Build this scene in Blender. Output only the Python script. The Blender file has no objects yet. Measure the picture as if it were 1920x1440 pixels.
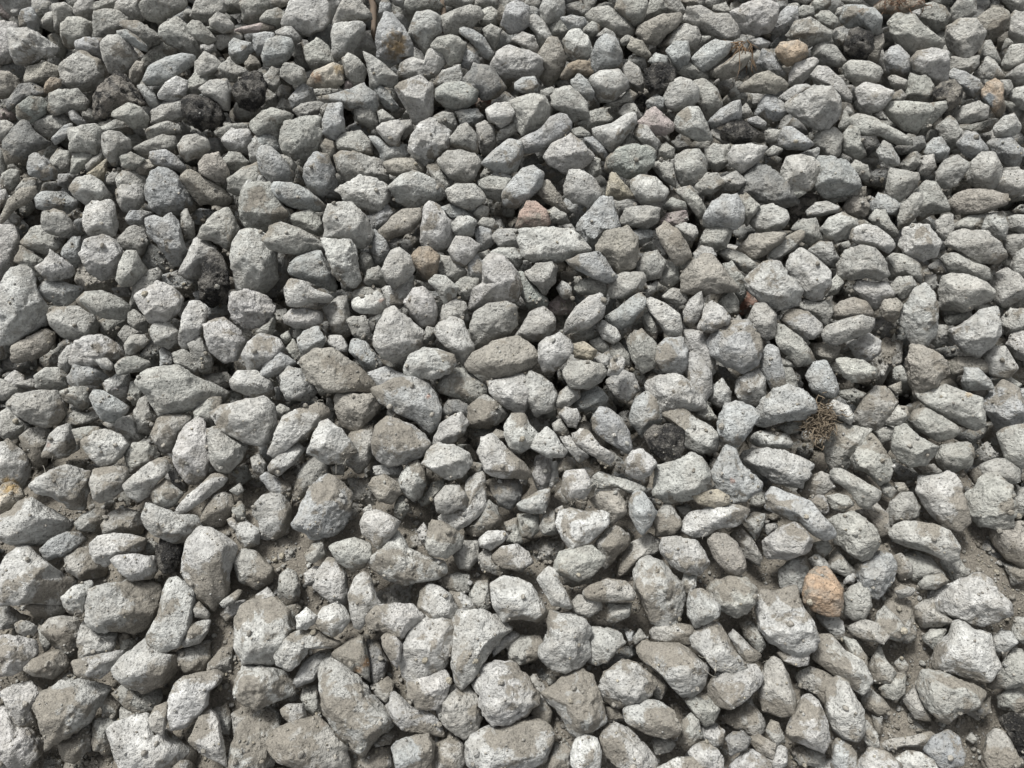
import bpy, bmesh, math, random
import numpy as np
from mathutils import Vector, Matrix

# ------------------------------------------------------------------ camera, sky, sun, exposure
scene = bpy.context.scene
COL = scene.collection
PW, PH = 1920.0, 1440.0                      # pixel grid in which the outlines were measured
HALF = math.radians(67.3 / 2)
PITCH = math.radians(74.0)                   # how steeply the camera looks down at the heap
DIST = 1.45
cam_data = bpy.data.cameras.new('camera')
cam_data.sensor_width = 36.0
cam_data.lens = 18.0 / math.tan(HALF)
cam_data.clip_start = 0.01
cam_data.clip_end = 500.0
cam = bpy.data.objects.new('camera', cam_data)
COL.objects.link(cam)
CAM = np.array([0.0, -DIST * math.cos(PITCH), DIST * math.sin(PITCH)])
cam.location = CAM
cam.rotation_euler = (math.radians(90) - PITCH, 0, 0)
scene.camera = cam

SUN_EL, SUN_AZ = math.radians(50), math.radians(-28)    # azimuth from +Y (top of the picture), minus = towards its left
world = bpy.data.worlds.new('World')
scene.world = world
world.use_nodes = True
wn = world.node_tree
wn.nodes.clear()
sky = wn.nodes.new('ShaderNodeTexSky')
sky.sky_type = 'NISHITA'
sky.sun_disc = False
sky.sun_elevation = SUN_EL
sky.sun_rotation = SUN_AZ
sky.air_density = 1.0
sky.dust_density = 3.0
hs = wn.nodes.new('ShaderNodeHueSaturation')            # a veiled, nearly white sky
hs.inputs['Saturation'].default_value = 0.10
bgn = wn.nodes.new('ShaderNodeBackground')
bgn.inputs['Strength'].default_value = 0.052
wo = wn.nodes.new('ShaderNodeOutputWorld')
wn.links.new(sky.outputs[0], hs.inputs['Color'])
wn.links.new(hs.outputs[0], bgn.inputs['Color'])
wn.links.new(bgn.outputs[0], wo.inputs['Surface'])

sun_data = bpy.data.lights.new('sun', 'SUN')
sun_data.energy = 1.5
sun_data.angle = math.radians(12)
sun_data.color = (1.0, 0.985, 0.955)
sun = bpy.data.objects.new('sun', sun_data)
COL.objects.link(sun)
sd = Vector((math.sin(SUN_AZ) * math.cos(SUN_EL), math.cos(SUN_AZ) * math.cos(SUN_EL), math.sin(SUN_EL)))
sun.rotation_euler = sd.to_track_quat('Z', 'Y').to_euler()

vs = scene.view_settings
vs.view_transform = 'Standard'
vs.look = 'None'
vs.exposure = 1.68
vs.gamma = 1.0
vs.use_curve_mapping = False
scene.cycles.max_bounces = 4
scene.cycles.diffuse_bounces = 1

rng = np.random.default_rng(20240611)
random.seed(77)

# ------------------------------------------------------------------ small maths
RIGHT = np.array([1.0, 0, 0])
FWD = np.array([0, math.cos(PITCH), -math.sin(PITCH)])
UP = np.cross(RIGHT, FWD)
TH = math.tan(HALF)

def ray(px, py):
    d = FWD + RIGHT * ((px - PW / 2) / (PW / 2) * TH) - UP * ((py - PH / 2) / (PW / 2) * TH)
    return d / np.linalg.norm(d)

def on_height(px, py, z):
    d = ray(px, py)
    return CAM + d * ((z - CAM[2]) / d[2])

def to_px(p):
    q = np.asarray(p) - CAM
    f = q @ FWD
    return PW / 2 + (q @ RIGHT) / f / TH * PW / 2, PH / 2 - (q @ UP) / f / TH * PW / 2

def hash3(ix, iy, iz):
    h = (ix * 374761393 + iy * 668265263 + iz * 2147483647) & 0xffffffff
    h = ((h ^ (h >> 13)) * 1274126177) & 0xffffffff
    h = ((h ^ (h >> 16)) * 2246822519) & 0xffffffff
    return ((h ^ (h >> 15)) & 0xffff) / 32767.5 - 1.0

def vnoise(p):
    i = np.floor(p).astype(np.int64)
    f = p - i
    f = f * f * f * (f * (f * 6 - 15) + 10)
    x, y, z = i[:, 0], i[:, 1], i[:, 2]
    fx, fy, fz = f[:, 0], f[:, 1], f[:, 2]
    c = [hash3(x + a, y + b, z + d) for d in (0, 1) for b in (0, 1) for a in (0, 1)]
    a0 = c[0] + (c[1] - c[0]) * fx
    a1 = c[2] + (c[3] - c[2]) * fx
    b0 = c[4] + (c[5] - c[4]) * fx
    b1 = c[6] + (c[7] - c[6]) * fx
    a = a0 + (a1 - a0) * fy
    b = b0 + (b1 - b0) * fy
    return a + (b - a) * fz

ICO = {}
for lvl in (0, 1, 2, 3, 4):
    bm = bmesh.new()
    bmesh.ops.create_icosphere(bm, subdivisions=lvl + 1, radius=1.0)
    bm.verts.ensure_lookup_table()
    v = np.array([q.co for q in bm.verts])
    t = np.array([[q.index for q in f.verts] for f in bm.faces])
    bm.free()
    ICO[lvl] = (v / np.linalg.norm(v, axis=1)[:, None], t)

def build_mesh(name, verts, tris, mat, tint=None, tar=None, smooth=True):
    me = bpy.data.meshes.new(name)
    n, m = len(verts), len(tris)
    me.vertices.add(n)
    me.vertices.foreach_set('co', np.asarray(verts, np.float32).ravel())
    me.loops.add(m * 3)
    me.loops.foreach_set('vertex_index', np.asarray(tris, np.int32).ravel())
    me.polygons.add(m)
    me.polygons.foreach_set('loop_start', np.arange(0, m * 3, 3, dtype=np.int32))
    me.polygons.foreach_set('use_smooth', np.full(m, smooth))
    me.update(calc_edges=True)
    if tint is not None:
        a = me.attributes.new('tint', 'FLOAT_COLOR', 'POINT')
        a.data.foreach_set('color', np.asarray(tint, np.float32).ravel())
    if tar is not None:
        a = me.attributes.new('tar', 'FLOAT', 'POINT')
        tar = np.asarray(tar, np.float32)
        a.data.foreach_set('value', np.ascontiguousarray(tar[:, 0]))
        a = me.attributes.new('coarse', 'FLOAT', 'POINT')
        a.data.foreach_set('value', np.ascontiguousarray(tar[:, 1]))
    me.materials.append(mat)
    return me

def link(name, me, loc=(0, 0, 0), label=None, cat=None, group=None, kind=None, parent=None):
    o = bpy.data.objects.new(name, me)
    o.location = loc
    COL.objects.link(o)
    if label: o['label'] = label
    if cat: o['category'] = cat
    if group: o['group'] = group
    if kind: o['kind'] = kind
    if parent: o.parent = parent
    return o

# ------------------------------------------------------------------ materials
class Nodes:
    def __init__(self, name):
        self.mat = bpy.data.materials.new(name)
        self.mat.use_nodes = True
        self.t = self.mat.node_tree
        self.t.nodes.clear()
    def add(self, kind, **kw):
        n = self.t.nodes.new('ShaderNode' + kind)
        for k, v in kw.items():
            setattr(n, k, v)
        return n
    def link(self, a, b):
        self.t.links.new(a, b)
    def val(self, s, v):
        if hasattr(v, 'links') or isinstance(v, bpy.types.NodeSocket):
            self.link(v, s)
        else:
            s.default_value = v
    def math(self, op, a, b=None, c=None, clamp=False):
        n = self.add('Math', operation=op, use_clamp=clamp)
        self.val(n.inputs[0], a)
        if b is not None: self.val(n.inputs[1], b)
        if c is not None: self.val(n.inputs[2], c)
        return n.outputs[0]
    def noise(self, co, scale, detail=2.0, rough=0.5, dist=0.0):
        n = self.add('TexNoise')
        self.link(co, n.inputs['Vector'])
        n.inputs['Scale'].default_value = scale
        n.inputs['Detail'].default_value = detail
        n.inputs['Roughness'].default_value = rough
        n.inputs['Distortion'].default_value = dist
        return n.outputs['Fac']
    def maprange(self, v, a, b, c, d, smooth=False):
        n = self.add('MapRange')
        n.interpolation_type = 'SMOOTHSTEP' if smooth else 'LINEAR'
        self.val(n.inputs['Value'], v)
        for i, q in zip(('From Min', 'From Max', 'To Min', 'To Max'), (a, b, c, d)):
            self.val(n.inputs[i], q)
        return n.outputs[0]
    def mix(self, f, a, b, blend='MIX'):
        n = self.add('Mix', data_type='RGBA', blend_type=blend)
        self.val(n.inputs[0], f)
        self.val(n.inputs[6], a)
        self.val(n.inputs[7], b)
        return n.outputs[2]
    def scale(self, col, f):
        n = self.add('VectorMath', operation='SCALE')
        self.val(n.inputs[0], col)
        self.val(n.inputs['Scale'], f)
        return n.outputs[0]

def stone_material():
    N = Nodes('crushed_stone')
    pos = N.add('NewGeometry').outputs['Position']
    tint = N.add('Attribute', attribute_name='tint')
    tar = N.add('Attribute', attribute_name='tar').outputs['Fac']
    # body colour: clouds, mortar grain, pale sand grains and dark pores
    clouds = N.noise(pos, 48, 4, 0.62)
    mid = N.noise(pos, 120, 4, 0.65)
    grain = N.noise(pos, 330, 3, 0.7)
    pores = N.noise(pos, 165, 2, 0.5, 0.4)
    coarse = N.add('Attribute', attribute_name='coarse').outputs['Fac']     # some stones are smooth, some coarse-grained
    amt = N.math('MULTIPLY', coarse, N.maprange(N.noise(pos, 30, 2, 0.5), 0.36, 0.6, 0.35, 1.0))
    k = N.maprange(clouds, 0.34, 0.66, 0.74, 1.22)
    k = N.math('MULTIPLY', k, N.maprange(mid, 0.32, 0.68, 0.86, 1.13))
    k = N.math('MULTIPLY', k, N.maprange(grain, 0.30, 0.70, N.math('SUBTRACT', 0.93, N.math('MULTIPLY', amt, 0.24)), N.math('ADD', 1.06, N.math('MULTIPLY', amt, 0.20))))
    k = N.math('MULTIPLY', k, N.maprange(pores, 0.24, 0.31, N.math('SUBTRACT', 1.0, N.math('MULTIPLY', amt, 0.38)), 1.0, True))
    body = N.scale(tint.outputs['Color'], k)
    # thin warm powder film in soft clouds
    film = N.maprange(N.noise(pos, 33, 5, 0.6, 0.2), 0.43, 0.66, 0.0, 0.48, True)
    body = N.mix(film, body, N.scale((0.285, 0.272, 0.244), N.maprange(grain, 0.3, 0.7, 0.9, 1.1)))
    # grey-brown dust clinging in patches
    dn = N.noise(pos, 26, 7, 0.66, 0.4)
    thr = N.maprange(tint.outputs['Alpha'], 0.0, 1.0, 0.74, 0.26)
    dm = N.maprange(N.math('SUBTRACT', dn, thr), -0.035, 0.045, 0.0, 1.0, True)
    dgrain = N.maprange(N.noise(pos, 420, 2, 0.6), 0.3, 0.7, 0.72, 1.3)
    dvar = N.maprange(N.noise(pos, 60, 3, 0.6), 0.3, 0.7, 0.84, 1.16)
    dust = N.scale((0.180, 0.165, 0.139), N.math('MULTIPLY', dgrain, dvar))
    body = N.mix(N.math('MULTIPLY', dm, 0.9), body, dust)
    # tar: black binder with pale grit
    tn = N.noise(pos, 55, 4, 0.6)
    tm = N.maprange(N.math('ADD', tn, N.math('MULTIPLY', tar, 0.7)), 0.78, 0.90, 0.0, 1.0, True)
    grit = N.maprange(N.noise(pos, 240, 4, 0.65), 0.50, 0.63, 0.0, 1.0, True)
    patch = N.maprange(N.noise(pos, 38, 4, 0.6), 0.45, 0.62, 0.0, 1.0, True)
    tcol = N.mix(N.math('ADD', N.math('MULTIPLY', patch, 0.5), N.math('MULTIPLY', grit, N.math('ADD', 0.36, N.math('MULTIPLY', patch, 0.14)))), (0.022, 0.0215, 0.021, 1), (0.27, 0.255, 0.228, 1))
    body = N.mix(tm, body, tcol)
    # relief
    pit = N.maprange(N.noise(pos, 240, 2, 0.6), 0.28, 0.42, -1.0, 0.0, True)
    h = N.math('ADD', N.math('MULTIPLY', mid, 1.7), N.math('MULTIPLY', grain, N.math('ADD', 0.15, N.math('MULTIPLY', amt, 0.45))))
    h = N.math('ADD', h, N.math('MULTIPLY', pit, 0.35))
    h = N.math('MULTIPLY', h, N.math('SUBTRACT', 1.0, N.math('MULTIPLY', dm, 0.45)))
    h = N.math('ADD', h, N.math('MULTIPLY', dm, 0.35))
    h = N.math('ADD', h, N.math('MULTIPLY', N.math('MULTIPLY', grit, tar), 0.8))
    b = N.add('Bump')
    b.inputs['Strength'].default_value = 1.0
    b.inputs['Distance'].default_value = 0.0048
    N.link(h, b.inputs['Height'])
    p = N.add('BsdfPrincipled')
    N.link(body, p.inputs['Base Color'])
    N.link(b.outputs[0], p.inputs['Normal'])
    N.link(N.math('SUBTRACT', 0.95, N.math('MULTIPLY', tm, 0.42)), p.inputs['Roughness'])
    p.inputs['Specular IOR Level'].default_value = 0.22
    o = N.add('OutputMaterial')
    N.link(p.outputs[0], o.inputs['Surface'])
    return N.mat

def dirt_material():
    N = Nodes('dirt')
    pos = N.add('NewGeometry').outputs['Position']
    a = N.maprange(N.noise(pos, 25, 4, 0.6), 0.3, 0.7, 0.8, 1.15)
    g = N.maprange(N.noise(pos, 300, 3, 0.7), 0.3, 0.7, 0.6, 1.35)
    col = N.scale((0.215, 0.196, 0.165), N.math('MULTIPLY', a, g))
    b = N.add('Bump')
    b.inputs['Strength'].default_value = 1.0
    b.inputs['Distance'].default_value = 0.005
    N.link(N.noise(pos, 220, 5, 0.7), b.inputs['Height'])
    p = N.add('BsdfPrincipled')
    N.link(col, p.inputs['Base Color'])
    N.link(b.outputs[0], p.inputs['Normal'])
    p.inputs['Roughness'].default_value = 0.97
    p.inputs['Specular IOR Level'].default_value = 0.15
    o = N.add('OutputMaterial')
    N.link(p.outputs[0], o.inputs['Surface'])
    return N.mat

def plant_material(name, c0, c1):
    N = Nodes(name)
    pos = N.add('NewGeometry').outputs['Position']
    col = N.mix(N.noise(pos, 90, 3, 0.6), c0 + (1,), c1 + (1,))
    p = N.add('BsdfPrincipled')
    N.link(col, p.inputs['Base Color'])
    p.inputs['Roughness'].default_value = 0.85
    o = N.add('OutputMaterial')
    N.link(p.outputs[0], o.inputs['Surface'])
    return N.mat

STONE = stone_material()
DIRT = dirt_material()

# ------------------------------------------------------------------ the ground under the heap
def base_height(x, y):
    """fine dirt stands higher between the stones towards the viewer"""
    t = np.clip((0.12 - y) / 0.40, 0, 1)
    return -0.25 + 0.214 * t

gx = np.concatenate([[-60, -20, -6], np.linspace(-2.6, 2.6, 181), [6, 20, 60]])
gy = np.concatenate([[-60, -20, -6], np.linspace(-2.0, 2.6, 161), [6, 20, 60]])
X, Y = np.meshgrid(gx, gy)
P3 = np.stack([X.ravel(), Y.ravel(), np.zeros(X.size)], 1)
Z = base_height(P3[:, 0], P3[:, 1]) + (0.014 + 0.014 * (P3[:, 1] < 0.2)) * vnoise(P3 * 8) + 0.006 * vnoise(P3 * 26 + 7) + 0.003 * vnoise(P3 * 60 + 3)
P3[:, 2] = Z
nx = len(gx)
ii = (np.arange(len(gy) - 1)[:, None] * nx + np.arange(nx - 1)[None, :]).ravel()
T = np.concatenate([np.stack([ii, ii + 1, ii + nx + 1], 1), np.stack([ii, ii + nx + 1, ii + nx], 1)])
link('ground', build_mesh('ground', P3, T, DIRT), kind='structure')

# ------------------------------------------------------------------ stones: measured outlines
# "@x y" sets the corner of a tile; a line is colour code, resting height, D when dusty, then corner points in units of 2.5 px
OUTLINES = """
@0 0
p1 0 -8 34 -8 39 3 30 11 16 13 4 10
r1 -4 2 6 3 14 10 14 15 2 14 -4 10
l2 16 8 25 7 29 14 29 22 24 25 15 20 14 13
g1 29 4 37 2 38 7 32 14 26 10
g2 34 11 40 8 44 13 41 19 33 20 31 15
g2 39 4 48 2 55 7 56 13 48 16 44 25 41 22 40 12
g2 56 3 62 -3 70 -2 71 8 66 13 60 14 55 9
g2 71 2 78 -1 87 0 88 6 82 8 72 9 70 6
g2 87 3 92 -3 104 -1 107 9 108 15 103 17 92 12 87 7
g3 104 3 114 -6 136 -5 141 3 137 8 122 16 114 15 107 10
g2 46 18 51 13 60 13 70 18 68 26 56 35 50 34 46 27
g2 71 9 80 7 91 9 98 15 95 22 84 28 72 29 70 18
g2 95 17 104 17 112 21 120 27 119 33 110 35 100 26 94 21
l3 89 23 95 22 104 28 111 35 110 39 104 37 95 31 90 28
p2 -6 20 2 16 12 20 16 28 14 40 7 47 -4 48
p3 7 22 20 21 30 26 44 36 42 41 30 46 22 50 12 47 8 40
g1 37 27 45 25 50 33 48 41 42 42 36 32
l2 56 31 65 28 76 29 80 36 76 46 66 41 57 37
g3 75 32 80 27 88 26 94 30 102 43 98 52 90 57 82 54 77 44
g2 45 49 54 42 62 40 74 45 81 57 75 66 62 69 51 65 46 57
l1 2 50 12 47 19 52 17 58 8 58 2 54
b2 18 58 22 50 34 47 46 51 44 58 34 63 20 63
B3 34 62 38 58 46 59 46 64 41 68 34 70 33 66
b2 -4 54 6 54 14 59 16 66 12 71 4 73 -4 71
d2 14 64 24 62 33 67 35 73 26 73 18 75 7 84 5 77
n3 12 80 22 72 32 73 37 79 33 87 23 93 13 88
g3 37 70 44 67 58 67 67 76 64 83 52 83 41 87 37 80
q3 70 72 76 63 87 54 94 57 104 69 108 78 102 82 86 82 82 90 74 88 71 81
b2 97 53 102 46 108 47 107 58 103 65 97 62
g1 108 44 116 35 124 30 132 36 132 42 118 47 109 52
l3 107 60 112 49 124 43 137 40 144 42 144 50 135 55 120 64 110 64
g2 120 20 132 13 140 19 146 30 152 40 146 48 138 38 124 32 119 26
g3 140 19 144 15 150 16 158 24 163 30 156 34 148 30 142 25
g2 143 12 148 0 158 -4 168 2 169 9 160 16 150 16 142 12
g3 157 15 163 9 169 11 176 19 175 24 166 25 158 20
g1 155 20 160 20 162 24 156 23
g2 163 27 172 25 181 24 182 29 176 33 166 37 162 35
p1 151 34 160 33 162 38 157 41 151 38
r2 177 21 188 19 196 17 206 20 206 22 196 24 184 25 178 24
l2 172 32 176 30 187 32 190 38 182 46 176 47 172 40
g2 180 2 188 -4 198 -2 201 4 196 11 190 16 183 14
g2 147 47 153 39 160 42 166 48 168 54 158 60 150 62 146 56
g2 164 50 172 44 176 48 184 52 184 58 176 62 166 59 162 56
g2 142 60 149 53 156 56 157 64 150 70 142 75 140 68
w3 119 70 124 62 132 57 141 61 140 68 138 76 128 76 119 74
g3 150 66 158 60 170 59 174 66 173 76 172 83 166 82 158 74 152 71
k3 137 76 142 72 152 72 164 77 169 87 166 95 152 98 142 93 137 84
k3 175 66 182 56 192 53 200 64 198 78 190 83 180 80 174 73
l2 103 65 109 64 116 70 119 78 116 84 111 78
g2 115 83 124 77 138 75 138 88 130 93 114 92
g3 84 84 96 77 105 80 112 88 110 95 100 97 93 91 84 88
g2 75 96 86 90 96 89 100 94 97 100 88 98 76 101 74 98
g1 62 85 65 81 72 85 73 91 66 93 62 90
l2 51 84 55 82 61 88 66 93 60 95 53 90
g2 26 92 36 87 46 86 53 90 50 96 40 103 33 102 28 97
l3 38 104 48 94 54 92 55 97 50 103 42 109
r1 0 84 4 82 10 85 12 90 4 91 0 89
g2 -4 92 4 90 11 94 6 103 0 107 -4 104
d3 2 108 10 98 16 92 22 93 26 99 37 107 26 115 14 121 5 123 3 116
g3 53 97 62 94 70 93 75 98 77 108 72 116 62 114 52 114 52 105
g3 77 100 82 98 90 99 97 105 98 113 90 116 89 125 84 124 78 116 76 108
g1 96 102 102 101 106 105 104 110 98 112
g2 110 97 118 93 126 91 134 94 136 100 128 102 115 105 110 101
g2 102 110 110 106 122 101 130 103 133 110 126 114 114 118 106 114
g1 100 97 107 97 110 103 104 104
g3 133 109 138 102 148 101 156 105 158 112 150 118 140 121 135 116
p2 166 104 174 97 186 97 190 105 186 114 176 114 170 110
g2 162 98 172 93 186 92 188 97 176 98 168 102 163 102
p2 186 110 192 103 200 108 198 122 188 122
d1 157 104 164 104 170 110 166 115 158 112
g2 167 120 172 114 180 115 187 122 184 126 176 128 169 126
b3 149 122 154 116 164 114 168 120 172 130 170 138 160 136 150 130
l3 113 114 124 112 132 117 140 126 137 129 126 126 116 124 112 119
g3 90 118 98 114 106 118 109 119 106 124 100 127 92 125
b2 102 124 106 120 114 120 118 124 112 131 104 131 102 128
g2 37 121 45 112 52 114 55 120 52 128 44 129 38 126
g2 54 118 62 111 70 113 74 117 66 124 58 130 53 130
g2 64 124 70 118 78 114 76 122 66 129
y2 66 130 76 122 80 120 80 128 76 137 68 134
l3 20 126 22 117 28 115 36 120 43 128 42 134 32 135 22 131
g1 36 110 40 106 44 112 38 118 33 116
g2 -4 112 2 112 5 124 4 134 -4 134
g2 2 130 8 127 14 128 15 136 10 143 2 142 0 136
g2 12 142 18 134 26 133 30 138 28 146 14 150
l1 44 131 54 131 57 137 50 141 43 138
p3 52 142 58 134 67 131 76 136 83 146 80 150 66 155 56 148
g2 80 133 85 128 92 126 92 132 88 139 80 138
g2 87 134 92 128 102 129 110 134 111 140 104 146 90 146
p2 87 143 92 138 102 138 108 144 108 152 100 160 92 158 88 150
l3 108 142 112 130 118 125 126 126 133 132 142 144 146 154 140 160 120 160 112 156
b2 135 134 142 127 150 131 168 142 175 150 168 154 150 152 143 144
g2 171 142 172 134 182 126 194 122 200 130 196 140 182 148
@480 0
b2 12 0 14 -4 26 -4 26 3 18 6 12 3
g2 3 14 8 8 16 6 22 10 22 17 16 21 6 17
p3 22 12 25 2 32 -6 46 -6 55 4 56 14 50 21 39 27 30 23 23 17
g1 53 0 58 -2 62 2 60 7 56 8
g3 57 18 62 6 66 -2 76 -3 85 8 88 14 82 17 70 16 60 20
p3 58 25 60 20 68 17 78 16 82 20 80 28 72 39 68 43 59 43 57 34
l1 40 29 46 22 55 19 58 22 57 36 50 36 41 32
g1 73 38 82 25 88 28 92 37 90 42 82 42 76 45
g2 36 36 40 33 46 31 54 36 61 46 54 51 43 53 38 46
p2 16 25 22 20 27 20 34 28 33 31 28 34 20 29
l2 -2 26 6 24 13 25 14 30 8 38 2 42 -2 36
l3 4 42 8 30 18 27 26 29 29 37 26 43 20 48 12 50 7 49
g1 28 34 34 35 36 44 38 54 32 46 28 42
g3 19 51 22 47 30 48 36 52 39 60 32 64 26 63 19 58
c3 40 58 44 53 52 50 58 47 65 50 66 62 60 66 46 66 40 64
r2 66 62 71 59 74 63 72 67 66 68
g3 64 44 70 40 76 43 83 52 80 62 74 64 68 58 66 50
p3 82 42 86 41 96 48 106 57 106 61 100 65 93 63 90 68 86 64 84 54
l3 92 18 96 10 103 12 112 22 117 32 117 41 108 46 101 49 92 43 90 28
l2 92 10 93 2 97 -2 101 3 101 11 95 12
l1 102 10 106 7 112 12 116 16 114 25 108 19
p2 100 -4 112 -4 112 6 104 4
g2 111 4 114 -4 134 -4 138 3 136 7 124 8 115 11
p3 116 18 120 9 130 8 137 12 139 24 133 28 130 37 127 40 120 32 115 25
g2 142 -4 160 -5 164 3 152 6 142 4
g2 164 4 168 -6 178 -4 182 4 176 8 168 5
g3 139 14 145 9 158 4 166 6 169 13 163 20 152 26 142 25 139 20
g2 169 8 176 5 182 9 184 16 176 20 168 18
g3 131 34 136 28 146 26 152 28 158 34 154 46 144 50 140 40 132 36
l3 152 22 156 20 164 23 171 28 179 41 175 45 167 41 160 30 153 26
g2 170 22 176 18 184 22 182 30 178 38 172 28
l3 183 20 188 4 194 0 204 6 206 18 198 24 190 26
l1 181 28 186 24 194 25 196 32 186 37 180 36
l2 155 44 157 36 160 33 166 38 168 48 162 52 154 50
p3 176 48 182 38 190 34 204 38 214 44 213 52 208 57 196 60 186 60 178 54
p2 108 54 112 45 118 43 126 46 128 38 134 36 141 40 142 47 134 58 120 60 110 58
p2 135 60 140 53 152 49 155 57 154 63 140 65 135 64
d3 158 60 164 48 176 50 184 60 188 66 180 73 170 75 160 68
n3 135 68 142 62 154 61 166 65 166 75 158 81 150 83 140 79 135 74
p3 104 66 108 62 116 59 124 58 132 64 133 76 132 86 124 94 117 90 112 80 107 72
l2 90 68 92 65 98 68 104 76 107 80 102 83 96 80 92 73
b1 100 86 106 81 112 82 108 88 102 89
g2 91 84 95 82 104 89 100 93 93 93
R1 164 76 172 71 177 74 174 80 168 84
p3 172 82 180 77 190 78 194 84 190 93 184 96 174 90
l2 150 84 156 82 166 82 170 88 164 94 154 94
l3 46 72 60 70 72 66 80 63 90 70 92 79 88 86 80 81 70 83 60 78 48 76
g1 44 67 60 66 62 70 50 73 45 72
l2 25 74 28 70 36 62 42 66 45 75 38 79 28 81
g1 16 70 19 64 26 66 25 72 18 76
g1 5 70 10 65 16 68 15 80 6 83 4 78
g2 5 58 12 50 17 53 18 62 14 69 7 65
g1 15 82 20 74 26 78 28 84 18 84
g2 30 82 34 78 46 76 52 78 46 86 34 90
g3 -3 90 4 84 12 81 20 83 28 86 26 90 18 96 16 104 10 100 2 102 -4 98
g3 19 98 22 92 34 88 48 88 50 98 46 112 40 119 28 119 20 112 18 104
l3 50 90 54 78 64 79 66 90 67 100 58 105 50 100
g2 47 82 54 76 58 80 50 88
g2 74 82 78 79 88 80 92 95 86 96 74 90
l1 68 96 76 92 86 96 84 102 70 100
p3 90 96 95 92 106 91 112 96 108 104 108 110 100 110 94 102
g2 104 91 116 90 118 98 110 105 106 98
l2 86 104 92 103 100 110 112 108 116 116 104 122 96 122 94 114
g2 60 106 66 100 78 98 86 106 88 116 80 120 68 114 62 113
b2 48 110 52 104 58 106 60 116 56 122 50 114
p3 116 104 120 95 130 89 136 90 145 99 145 110 138 117 128 125 118 118 115 112
g2 132 88 140 84 148 85 151 94 146 101 138 96
g3 145 104 152 95 158 92 165 100 167 108 166 116 156 113 146 108
g2 165 94 172 91 178 95 180 106 176 114 169 115 167 106
g2 179 104 184 96 194 92 196 98 188 104 180 107
l3 169 122 178 113 190 105 199 106 200 116 196 126 186 130 176 127
g3 137 120 144 113 154 112 166 117 169 123 164 134 156 138 146 134 139 126
g2 60 118 64 114 74 114 90 120 98 130 99 136 90 138 76 140 68 137 62 128
b2 96 122 104 119 118 119 126 126 124 132 110 134 100 130
p3 62 143 68 137 78 132 90 134 100 140 100 148 94 160 82 157 66 150
p3 99 140 108 132 118 128 128 132 138 138 140 146 132 151 120 156 106 150
g2 129 126 134 124 142 131 146 140 142 146 134 138
l3 37 124 44 114 54 116 59 128 60 138 58 144 48 148 40 140 36 132
l3 0 118 4 110 10 109 20 118 28 130 26 138 14 140 4 130
l2 -2 104 6 100 14 102 19 110 18 116 8 112 -2 112
g2 18 116 26 117 30 124 28 132 22 124
l3 10 142 14 137 28 137 38 142 50 152 53 157 44 158 28 156 16 150
p2 -10 140 -4 132 4 132 9 138 6 144 -6 148
g1 28 134 32 130 36 137 34 142 28 137
g3 144 142 150 138 164 138 172 146 172 151 160 158 150 154 144 150
g2 166 136 176 132 190 134 194 142 184 150 172 146
l2 174 130 182 128 192 132 190 136 178 134
@960 0
p1 0 0 6 -5 12 -2 13 4 6 5
l1 11 6 17 4 22 8 21 14 14 12
p3 21 6 24 -2 38 -3 40 8 36 15 28 18 22 14
p2 12 13 18 11 25 17 30 27 26 34 20 36 18 26 13 20
g2 27 20 36 14 43 22 38 30 28 26
l3 38 14 44 11 54 13 56 18 51 23 42 22
d1 40 4 50 2 60 7 54 12 44 12
g2 55 12 62 6 72 5 82 11 92 22 90 27 80 28 70 21 60 18
g3 77 7 80 -4 100 -5 102 4 98 16 92 20 82 12
g2 100 10 104 0 112 -1 117 6 108 13 99 16
g2 114 -2 124 -3 130 8 126 14 118 11
g2 53 22 60 16 66 19 66 24 60 29 54 26
b3 94 25 99 17 112 11 124 10 126 18 116 26 108 34 98 31
g2 112 34 118 25 130 18 138 20 142 28 138 36 130 42 122 36
l3 115 38 122 31 132 31 134 42 132 47 124 53 120 48
g3 128 14 134 6 142 4 152 10 162 10 170 20 170 28 160 31 146 25 132 18
p3 166 9 174 3 190 -2 200 4 199 14 194 24 184 27 173 24
b2 126 0 136 -4 140 3 132 6
g1 140 0 156 -3 154 5 146 6
g2 152 4 160 2 166 10 158 10 150 8
p2 0 30 8 24 16 27 20 36 16 40 6 34
l3 2 62 8 58 17 57 20 64 18 69 8 70 2 67
b2 20 40 28 28 34 29 38 38 41 46 34 58 28 63 22 58 18 50
p3 38 30 43 24 50 23 58 28 60 38 56 44 46 46 40 40
B3 36 58 42 48 50 45 58 46 60 54 57 58 48 55 42 60
l3 59 42 64 30 70 25 78 28 83 40 82 50 72 54 62 56 60 50
p2 62 28 70 21 76 24 80 30 72 28
g2 81 30 86 26 91 28 86 34 82 34
b3 86 36 90 28 98 31 105 42 100 44 92 40
d2 86 46 92 41 99 42 101 50 98 54 90 48
g2 82 52 88 46 96 52 99 62 98 69 92 66 86 60
l2 102 46 108 40 116 42 120 50 112 50 104 48
k3 100 54 106 48 118 48 122 54 122 62 114 72 104 72 100 64
l3 44 60 50 56 57 60 62 70 60 75 52 74 45 68
p3 58 58 66 53 80 52 87 60 87 66 82 70 76 76 66 75 60 66
g2 66 78 78 76 88 67 94 71 90 76 80 80
g1 33 62 40 60 43 64 36 66
g3 29 74 34 66 43 64 50 70 57 78 55 87 46 92 38 84 30 80
g2 22 68 30 65 33 68 28 76 22 74
g1 14 68 20 64 26 66 22 74
g3 -1 76 8 72 16 70 24 72 28 82 26 90 18 98 8 101 2 94 -1 84
l3 1 109 6 104 22 96 28 88 36 85 44 93 43 99 34 105 24 112 10 115 2 113
p3 24 118 30 108 44 101 52 106 62 117 58 122 52 127 40 130 28 124
g2 44 97 52 95 60 101 56 104 48 103
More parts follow.
